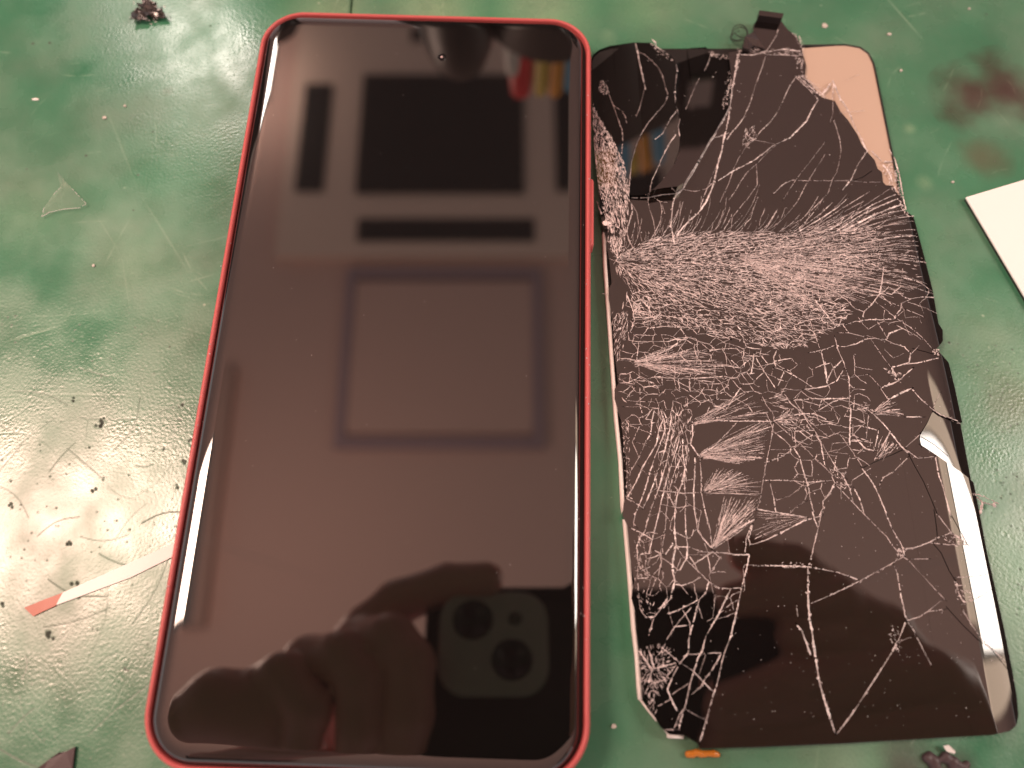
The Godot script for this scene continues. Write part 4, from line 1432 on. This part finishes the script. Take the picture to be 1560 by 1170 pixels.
	splinters(st, pts([33, 160, 65, 166, 63, 199, 35, 199], 0.1), 40, hit, 0.9, 0.3, 1.1, 0.075, 0.8)
	splinters(st, pts([96, 26, 124, 17, 138, 36, 120, 43], 0.1), 30, hit, 0.6, 0.3, 0.9, 0.075, 0.6)
	splinters(st, pts([142, 309, 157, 312, 156, 334, 139, 332], 0.1), 28, hit, 0.9, 0.3, 0.8, 0.08, 0.8)
	splinters(st, pts([-84, 342, -28, 344, -29, 354, -85, 352], 0.1), 40, hit, 0.1, 0.2, 0.6, 0.08, 0.8)
	splinters(st, pts([-293, 398, -317, 426, -333, 438, -311, 410], 0.1), 20, hit, 2.2, 0.3, 0.9, 0.07, 0.5)

func panel_extras(t: Node3D) -> void:
	# splinters of glass along the broken upper-right edge, lying on the bare corner
	var st := new_st(false)
	for s in [[pts([165, -795, 177, -741, 191, -707, 201, -657, 215, -615], 0.1), 0.16], [pts([134, -751, 165, -791], 0.1), 0.2], [pts([168, -795, 157, -737], 0.1), 0.14], [pts([210, -626, 220, -590], 0.1), 0.2], [pts([230, -594, 251, -565, 278, -569], 0.1), 0.18], [pts([250, -558, 263, -537, 266, -512], 0.1), 0.2], [pts([274, -603, 285, -576, 288, -537, 286, -471, 287, -440], 0.1), 0.16], [pts([171, -700, 231, -707], 0.1), 0.06], [pts([200, -795, 256, -830], 0.1), 0.04]]:
		ridge(st, s[0], s[1], 0.05, 0.06)
	splinters(st, pts([245, -537, 271, -567, 282, -537, 280, -471, 262, -488, 254, -512], 0.1), 120, Vector2.ZERO, 1.2, 0.2, 0.8, 0.09, 1.0)
	splinters(st, pts([104, -814, 148, -741, 130, -745, 100, -783], 0.1), 30, Vector2.ZERO, 0.9, 0.3, 0.9, 0.06, 0.7)
	splinters(st, pts([272, -478, 284, -440, 299, -426, 286, -420, 275, -443], 0.1), 40, Vector2.ZERO, 1.2, 0.2, 0.7, 0.09, 0.8)
	stuff(obj("glass_splinters", done(st), M.crushed, t))
	# dark tab standing on the topmost fragment and the curl of clear film beside it
	var tab := obj("tab", plate(pts([3, -988, 62, -978, 57, -963, 0, -972], 0.1), 2.6, 4.6), M.foil, t)
	tab.name = "tab"
	var film := new_st()
	for k in 3:
		var line := PackedVector3Array()
		for i in 26:
			var a := TAU * i / 25.0 * (0.8 + 0.1 * k) + k * 1.3
			var c := Vector2(-4.43, -93.70)
			line.append(Vector3(c.x + cos(a) * (1.75 + 0.12 * k), 1.2 + 0.9 * k + 0.7 * sin(a * 1.3 + k), c.y + sin(a) * (1.8 - 0.15 * k)))
		tube(film, line, 0.1)
	obj("film_curl", done(film), M.gasket, t)
	obj("torn_flex", plate(pts([-46, -881, -37, -913, -24, -929, -10, -937, -4, -905, 10, -881, -16, -893, -29, -877], 0.1), 1.2, 3.5, 0.5), M.foil, t)
	# splinter of film sticking out over the right-hand edge
	var sp := new_st(false)
	for s in [[pts([318, 206, 333, 224, 360, 232], 0.1), 0.28], [pts([321, 206, 340, 214, 364, 227], 0.1), 0.16], [pts([333, 224, 323, 248], 0.1), 0.2]]:
		ridge(sp, s[0], s[1], 0.0, 0.1)
	obj("film_splinter", done(sp), M.crushed_dim, t)
	# torn lip of film on the far left
	var lip := new_st(false)
	for s in [[pts([-416, -454, -406, -416], 0.1), 0.14], [pts([-406, -394, -389, -394], 0.1), 0.5], [pts([-411, -229, -398, -228], 0.1), 0.12]]:
		ridge(lip, s[0], s[1], 0.0, 0.05)
	obj("torn_lip", done(lip), M.crushed, t)

func at_mm(x: float, z: float, y := 0.0) -> Vector3:
	return Vector3(x, y, z) * MM

# outline given in mm on the mat, centred on the thing's own base
func local(a: Array) -> Array:
	var p := pts(a, 0.1)
	var c := Vector2.ZERO
	for q in p:
		c += q / p.size()
	for i in p.size():
		p[i] -= c
	return [p, Vector3(c.x, 0, c.y) * MM]

func small_things() -> void:
	# white card on the right
	var a := deg_to_rad(18.0)
	var card := thing("paper_card", "clean white paper card lying at the right edge of the green mat", "card", at_mm(104.1, -97.3))
	card.rotation.y = a
	var back := obj("shadow_line_sheet", box(Vector3(90, 0.8, 60) * MM), M.dark_edge, card)  # dark sheet added beneath the card to draw its shadow line
	back.position = Vector3(45.2, 0.45, 30.1) * MM
	var sheet := obj("sheet", box(Vector3(90, 0.35, 60) * MM), M.paper, card)
	sheet.position = Vector3(45, 1.03, 30) * MM
	# white strip with a red tip, half under the phone
	var s := thing("plastic_strip", "thin white plastic strip with torn red tip, poking from under the red phone", "strip", at_mm(-79.48, -12.28))
	var o := Vector2(-79.48, -12.28)
	var wp := PackedVector2Array([Vector2(-87.66, -9.43) - o, Vector2(-77.24, -14.28) - o, Vector2(-65.77, -19.75) - o, Vector2(-65.42, -17.19) - o, Vector2(-74.39, -12.53) - o, Vector2(-88.25, -7.22) - o, Vector2(-87.91, -8.08) - o])
	obj("strip", plate(wp, 0.06, 0.3), M.plastic_strip, s)
	var tp := PackedVector2Array([Vector2(-94.01, -6.86) - o, Vector2(-90.27, -8.44) - o, Vector2(-87.07, -9.67) - o, Vector2(-87.68, -8.20) - o, Vector2(-88.00, -7.22) - o, Vector2(-90.32, -6.13) - o, Vector2(-91.92, -5.28) - o])
	var tip := obj("tip", plate(tp, 0.06, 0.34, 0.05), M.tip, s)
	tip.set_meta("label", "torn red end of the strip")
	# crumpled black fragment, far left
	var f := thing("foil_fragment", "crumpled black fragment with pale torn edges at the top left", "fragment", at_mm(-91.84, -151.41))
	obj("crumpled_sheet", crumple(9.6, 8.4, 10, 9, 1.5), M.foil, f)
	var edge := new_st(false)
	for i in 60:
		var an := rng.randf() * TAU
		var r := rng.randf_range(1.5, 4.4)
		var p := Vector3(cos(an) * r * 1.05, rng.randf_range(0.5, 2.2), sin(an) * r)
		shard_bit(edge, p, rng.randf_range(0.3, 1.1), rng.randf_range(0.05, 0.16))
	stuff(obj("torn_edge", done(edge), M.crushed, f))
	# clear three-cornered piece of glass
	var g := thing("glass_shard", "clear three-cornered glass shard lying alone on the left mat", "glass shard", at_mm(-102.49, -97.64))
	o = Vector2(-102.49, -97.64)
	var gp := PackedVector2Array([Vector2(-105.92, -104.53) - o, Vector2(-103.99, -102.39) - o, Vector2(-101.51, -99.74) - o, Vector2(-97.64, -95.90) - o, Vector2(-98.96, -94.87) - o, Vector2(-102.52, -94.52) - o, Vector2(-105.67, -93.66) - o, Vector2(-107.24, -92.46) - o, Vector2(-107.14, -95.04) - o, Vector2(-105.66, -98.34) - o, Vector2(-104.35, -100.27) - o])
	obj("glass", plate(gp, 0.1, 0.75, 0.18), M.clear, g)
	var rim := new_st(false)
	for k in [2, 3, 4, 5, 6, 7, 9]:
		var u: Vector2 = gp[k]
		var v: Vector2 = gp[k + 1]
		var n := int(u.distance_to(v) / 0.22) + 1
		for i in n:
			if rng.randf() < (0.95 if k in [4, 5, 6] else 0.6):
				var p := u.lerp(v, float(i) / n)
				shard_bit(rim, Vector3(p.x, 0.72, p.y), 0.4, 0.075, (v - u).angle())
	stuff(obj("chipped_rim", done(rim), M.crushed, g))
	# dark fragment at the bottom left
	var d := thing("plastic_fragment", "dark plum plastic fragment with a sharp point at the bottom left corner", "fragment", at_mm(-81.79, 19.77))
	o = Vector2(-81.79, 19.77)
	obj("chip", plate(PackedVector2Array([Vector2(-85.90, 21.28) - o, Vector2(-83.86, 19.55) - o, Vector2(-82.39, 18.47) - o, Vector2(-80.99, 18.25) - o, Vector2(-79.57, 17.49) - o, Vector2(-79.36, 21.28) - o, Vector2(-79.36, 23.20) - o, Vector2(-85.29, 23.20) - o]), 0.15, 0.7, 0.12), M.plum, d)
	# amber crumb under the panel's lower edge
	var am := thing("adhesive_crumb", "small amber adhesive crumb below the panel's bottom edge", "crumb", at_mm(34.35, 18.68))
	var bones := []
	for i in 7:
		var x := -2.3 + i * 0.77
		bones.append([Vector3(x, 0.45 + rng.randf_range(-0.1, 0.15), rng.randf_range(-0.25, 0.25)) * MM, Vector3(x + 0.7, 0.45, rng.randf_range(-0.25, 0.25)) * MM, rng.randf_range(0.4, 0.65) * MM, rng.randf_range(0.4, 0.65) * MM])
	obj("lump", body(bones, 0.00014, 0.0003), M.amber, am)
	# lump of dried glue with a white flake, bottom right
	var gl := thing("glue_lump", "dark plum lump of dried glue with white flake below the panel", "glue", at_mm(78.96, 18.90))
	bones = []
	for i in 12:
		var p := Vector3(rng.randf_range(-3.2, 3.4), 0.1, rng.randf_range(-1.0, 3.0))
		bones.append([p * MM, (p + Vector3(rng.randf_range(-0.8, 0.8), 0.1, rng.randf_range(-0.8, 0.8))) * MM, rng.randf_range(0.4, 1.1) * MM, rng.randf_range(0.3, 0.8) * MM])
	obj("lump", body(bones, 0.0002, 0.0008), M.glue, gl)
	var fl := obj("flake", plate(PackedVector2Array([Vector2(-0.9, -0.7), Vector2(0.1, -0.9), Vector2(1.1, 0.2), Vector2(0.9, 0.6), Vector2(-0.4, 0.2)]), 0, 0.3, 0.1), M.white, gl)
	fl.position = Vector3(0.2, 1.0, -0.9) * MM
	# loose chips on the mat
	var chips := [[55, 152, 1.3, 0.5, "white oblong flake on the dark left side of the mat"], [160, 180, 0.7, 0.6, "small white chip right of the oblong white flake"], [191, 162, 0.45, 0.4, "tiny white chip nearest the black crumpled fragment's lower side"], [1354, 53, 0.8, 0.5, "bright white chip above the panel's beige corner"], [1372, 108, 0.5, 0.5, "small pale chip right of the panel's rounded beige corner"], [1476, 14, 0.5, 0.4, "tiny pale chip at the top right of the mat"], [1256, 40, 1.0, 0.9, "dusty pale flake between the topmost fragment and the mat's far edge"], [1451, 278, 0.45, 0.4, "tiny pale chip just left of the white card's corner"], [935, 1106, 0.7, 0.5, "pale green chip between the phone and the panel's lower left corner"], [143, 405, 0.5, 0.5, "tiny curled white chip alone on the left mat below the glass shard"]]
	for c in chips:
		chip(c)

func chip(c: Array) -> void:
	var spot: Vector2 = chip_spots[[c[0], c[1]]]
	var p := PackedVector2Array()
	var n := 7
	for i in n:
		var an := TAU * i / n
		p.append(Vector2(cos(an) * c[2] * 0.8 * rng.randf_range(0.7, 1.15), sin(an) * c[3] * 0.8 * rng.randf_range(0.7, 1.15)))
	var o := obj("chip", plate(p, 0.0, 0.3, 0.12), M.white if c[2] > 1.0 else M.chip)
	o.position = at_mm(spot.x, spot.y, 0.02)
	o.rotation.y = rng.randf_range(-0.4, 0.4)
	tag(o, c[4], "chip", "loose chips on the mat")

var chip_spots := {[55, 152]: Vector2(-115.42, -125.29), [160, 180]: Vector2(-97.80, -119.96), [191, 162]: Vector2(-93.46, -123.37), [1354, 53]: Vector2(94.48, -144.97), [1372, 108]: Vector2(95.65, -133.88), [1476, 14]: Vector2(116.12, -153.10), [1256, 40]: Vector2(78.70, -147.66), [1451, 278]: Vector2(102.54, -102.04), [935, 1106]: Vector2(18.75, 14.07), [143, 405]: Vector2(-93.57, -80.41)}

func shard_bit(st: SurfaceTool, p: Vector3, l: float, w: float, a := INF) -> void:
	if a == INF:
		a = rng.randf() * TAU
	var d := Vector3(cos(a), 0, sin(a)) * l / 2
	var n := Vector3(-sin(a), 0, cos(a)) * w
	var v := [p - d, p - n, p + d, p + n]
	for i in 4:
		tri(st, (p + Vector3(0, w * 1.2, 0)) * MM, v[i] * MM, v[(i + 1) % 4] * MM)

# a crumpled sheet: an uneven outline, folds and tears
func crumple(w: float, l: float, nx: int, nz: int, h: float) -> ArrayMesh:
	var st := new_st(false)
	var v := []
	for j in nz + 1:
		var row := []
		for i in nx + 1:
			var x := (float(i) / nx - 0.5) * w + rng.randf_range(-0.35, 0.35)
			var z := (float(j) / nz - 0.5) * l + rng.randf_range(-0.35, 0.35)
			row.append(Vector3(x, 0.4 + absf(sin(i * 1.9 + j * 0.8)) * h * 0.6 + rng.randf() * h * 0.6, z))
		v.append(row)
	for j in nz:
		for i in nx:
			var c := Vector2((i + 0.5) / nx - 0.5, (j + 0.5) / nz - 0.5)
			var r := 0.36 + 0.13 * sin(c.angle() * 3.0 + 0.6) + rng.randf_range(-0.05, 0.05)
			if c.length() > r:
				continue
			for s in 2:
				var k := Vector3(0, -0.12 * s, 0)
				quad(st, (v[j][i] + k) * MM, (v[j][i + 1] + k) * MM, (v[j + 1][i + 1] + k) * MM, (v[j + 1][i] + k) * MM)
	return done(st)

# what stands at the far side of the bench and shows in the phone's glass
func bench_back() -> void:
	var bottle_p := [[0.019, 0.0], [0.02, 0.004], [0.02, 0.165], [0.0185, 0.185], [0.014, 0.2], [0.007, 0.209], [0.0, 0.211]]
	var b := obj("bottle", lathe(bottle_p), M.black)
	b.position = Vector3(-0.028, 0, -0.30)
	tag(b, "round-shouldered black bottle mirrored in the middle of the phone's top edge", "bottle", "bottles at the back of the bench")
	var b2 := obj("bottle", lathe([[0.018, 0.0], [0.019, 0.004], [0.019, 0.13], [0.018, 0.155], [0.012, 0.176], [0.0, 0.184]]), M.black)
	b2.position = Vector3(-0.121, 0, -0.30)
	tag(b2, "squat black bottle, nearer the dark monitor at the bench back", "bottle", "bottles at the back of the bench")
	var mo := thing("monitor", "dark monitor standing at the back left of the bench", "monitor", Vector3(-0.372, 0, -0.30))
	var scr := obj("screen", rounded_slab(330, 185, 8, [[2, 0], [0, 2], [0, 16], [2, 18]], 6), M.case, mo)
	scr.rotation_degrees.x = 90
	scr.position = Vector3(0, 0.125, -0.006)
	var stand := obj("stand", box(Vector3(0.05, 0.12, 0.012)), M.case, mo)
	stand.position = Vector3(0, 0.06, -0.03)
	var foot := obj("foot", rounded_slab(180, 110, 20, [[1, 0], [0, 1], [0, 6], [2, 7]], 6), M.case, mo)
	foot.position.z = -0.03
	var pot := obj("pen_pot", lathe([[0.036, 0.0], [0.037, 0.003], [0.037, 0.178], [0.0355, 0.18], [0.0345, 0.178], [0.0345, 0.01], [0.0, 0.009]]), M.black)
	pot.position = Vector3(0.021, 0, -0.315)
	tag(pot, "tall black pot of coloured markers at the bench back", "pot")
	var tc := thing("added_dark_case", "added narrow dark case, there to be mirrored as black, right of the marker pot", "case", Vector3(0.098, 0, -0.36))  # dark case added so a leaning piece of glass mirrors black
	obj("shell", rounded_slab(56, 70, 6, [[1, 0], [0, 2], [0, 186], [2, 190]], 5), M.black, tc)
	for k in 2:
		var la := obj("latch", box(Vector3(0.012, 0.016, 0.004)), M.camera_glass, tc)
		la.position = Vector3(-0.014 + k * 0.028, 0.15, 0.036)
	for k in 5:
		var c: Color = [lin(0.80, 0.03, 0.04), lin(0.80, 0.60, 0.12), lin(0.90, 0.38, 0.04), lin(0.12, 0.40, 0.62), lin(0.7, 0.66, 0.62)][k]
		var x: float = [0.005, 0.0165, 0.025, 0.033, 0.0][k]
		var hh: float = [0.236, 0.234, 0.235, 0.230, 0.206][k]
		var m := obj("marker", lathe([[0.0042, 0.01], [0.0045, 0.012], [0.0045, hh - 0.012], [0.0038, hh - 0.002], [0.003, hh], [0.0, hh]], 16), mat(c, 0.4))
		m.position = Vector3(x, 0, -0.3 - (0.006 if k < 4 else -0.004))
		m.scale = Vector3(1.5 if k == 0 else 1.0, 1, 1)
		tag(m, "%s marker standing in the tall black pot" % ["red", "yellow", "orange", "blue", "short white"][k], "marker", "markers in the black pot")

# the phone that takes the picture and the two hands that hold it, seen mirrored in the glass
func photographer() -> void:
	var cp := thing("camera_phone", "black phone with two round lenses, held over the bench and mirrored in the glass", "phone", EYE)
	cp.rotation_degrees.x = -PITCH
	var st := rounded_slab(152.5, 72.5, 9.0, [[1.6, 0.0], [0.5, 0.4], [0.0, 1.6], [0.0, 8.0], [0.5, 9.4], [1.6, 9.8]], 8)
	var bodyo := obj("case", st, M.case, cp)
	bodyo.rotation_degrees.x = 90
	bodyo.position = Vector3(44.0, -11.9, 4.4 + 9.8) * MM
	bodyo.rotation_degrees.x = -90
	bodyo.position.z = 4.4 * MM
	bodyo.rotation_degrees = Vector3(90, 0, 0)
	var plate_m := rounded_slab(40.0, 38.0, 10.5, [[0.6, 0.0], [0.0, 0.5], [0.0, 2.2], [0.4, 2.6], [1.0, 2.8]], 8)
	var pl := obj("camera_plate", plate_m, M.camera_glass, cp)
	pl.rotation_degrees.x = -90
	pl.position = Vector3(-6.7, 2.0, 4.5) * MM
	for c in [Vector2(-14.4, 9.9), Vector2(0, -4.6)]:
		var l := obj("lens", lathe([[0.0073, 0.0], [0.0073, 0.0008], [0.0066, 0.001], [0.0064, 0.0007], [0.0, 0.0007]], 32), M.lens, cp)
		l.rotation_degrees.x = -90
		l.position = Vector3(c.x, c.y, 1.75) * MM
	var fl := obj("flash", lathe([[0.0025, 0.0], [0.0025, 0.0004], [0.0, 0.0005]], 20), M.flash, cp)
	fl.rotation_degrees.x = -90
	fl.position = Vector3(1.2, 10.4, 1.75) * MM
	var p := thing("person", "person with bare hands holding up a black phone over the bench", "person", Vector3(0, 0, 0))
	var left := []
	chain(left, [Vector3(-0.0691, 0.1720, 0.0109), Vector3(-0.0549, 0.1700, -0.0055), Vector3(-0.0442, 0.1700, -0.0156), Vector3(-0.0253, 0.1690, -0.0224), Vector3(-0.0095, 0.1640, -0.0239)], [11, 9.5, 8.6, 7.8, 6.6])
	chain(left, [Vector3(-0.0759, 0.1720, 0.0178), Vector3(-0.0569, 0.1630, 0.0004), Vector3(-0.0433, 0.1520, -0.0018), Vector3(-0.0360, 0.1470, 0.0058), Vector3(-0.0352, 0.1460, 0.0225), Vector3(-0.0386, 0.1500, 0.0411)], [11.5, 9.8, 9.2, 9.2, 8.8, 7.8])
	chain(left, [Vector3(-0.0826, 0.1720, 0.0246), Vector3(-0.0739, 0.1600, 0.0061), Vector3(-0.0598, 0.1490, 0.0037), Vector3(-0.0521, 0.1450, 0.0121), Vector3(-0.0512, 0.1450, 0.0265), Vector3(-0.0539, 0.1500, 0.0431)], [11.5, 9.6, 8.6, 8.2, 7.8, 7.0])
	chain(left, [Vector3(-0.0842, 0.1720, 0.0334), Vector3(-0.0935, 0.1580, 0.0170), Vector3(-0.0794, 0.1470, 0.0101), Vector3(-0.0684, 0.1430, 0.0202), Vector3(-0.0701, 0.1460, 0.0346)], [10.5, 9.0, 8.0, 7.4, 6.4])
	chain(left, [Vector3(-0.0725, 0.1650, 0.0370), Vector3(-0.0865, 0.1520, 0.0219), Vector3(-0.1012, 0.1480, 0.0196), Vector3(-0.1108, 0.1480, 0.0237)], [15, 13.5, 12.0, 9.0])
	chain(left, [Vector3(-0.0761, 0.1800, 0.0388), Vector3(-0.0869, 0.1900, 0.0580), Vector3(-0.1182, 0.2250, 0.1087)], [24, 24, 22])
	left.append([Vector3(-0.1182, 0.2250, 0.1087), Vector3(-0.26, 0.40, 0.42), 0.025, 0.040])
	obj("hand", body(left, 0.0024, 0.0022), M.skin, p)
	var right := []
	chain(right, [Vector3(0.1463, 0.1720, 0.0063), Vector3(0.1269, 0.1600, -0.0146), Vector3(0.1085, 0.1520, -0.0277), Vector3(0.0893, 0.1500, -0.0338)], [11, 10, 9, 7.2])
	chain(right, [Vector3(0.1567, 0.1720, 0.0178), Vector3(0.1425, 0.1600, -0.0053), Vector3(0.1203, 0.1500, -0.0141), Vector3(0.0985, 0.1470, -0.0185), Vector3(0.0822, 0.1480, -0.0163)], [11.5, 10.5, 9.5, 8.6, 7.0])
	chain(right, [Vector3(0.1628, 0.1720, 0.0246), Vector3(0.1472, 0.1580, 0.0038), Vector3(0.1204, 0.1490, -0.0018), Vector3(0.1036, 0.1470, -0.0029)], [11.5, 10, 9, 7.2])
	chain(right, [Vector3(0.1772, 0.1650, 0.0284), Vector3(0.1531, 0.1550, 0.0147), Vector3(0.1253, 0.1490, 0.0123), Vector3(0.0987, 0.1460, 0.0163), Vector3(0.0758, 0.1460, 0.0215)], [15, 14.5, 13, 11.5, 9.0])
	chain(right, [Vector3(0.1684, 0.1780, 0.0251), Vector3(0.1860, 0.1900, 0.0469), Vector3(0.2329, 0.2300, 0.0941)], [23, 24, 23])
	chain(right, [Vector3(0.1794, 0.1600, 0.0363), Vector3(0.1480, 0.1510, 0.0312), Vector3(0.1152, 0.1480, 0.0319), Vector3(0.0751, 0.1480, 0.0349)], [16, 15, 13.5, 10])
	right.append([Vector3(0.2329, 0.2300, 0.0941), Vector3(0.34, 0.42, 0.42), 0.025, 0.040])
	obj("hand", body(right, 0.0024, 0.0022), M.skin, p)
	for s in [[-1, Vector3(-0.1182, 0.2250, 0.1087), Vector3(-0.26, 0.40, 0.42)], [1, Vector3(0.2329, 0.2300, 0.0941), Vector3(0.34, 0.42, 0.42)]]:
		var bones := []
		var d: Vector3 = (s[2] - s[1])
		bones.append([s[1] + d * 0.45, s[2] + d * 0.25, 0.046, 0.058])
		obj("sleeve", body(bones, 0.008, 0.01), M.sleeve, p)
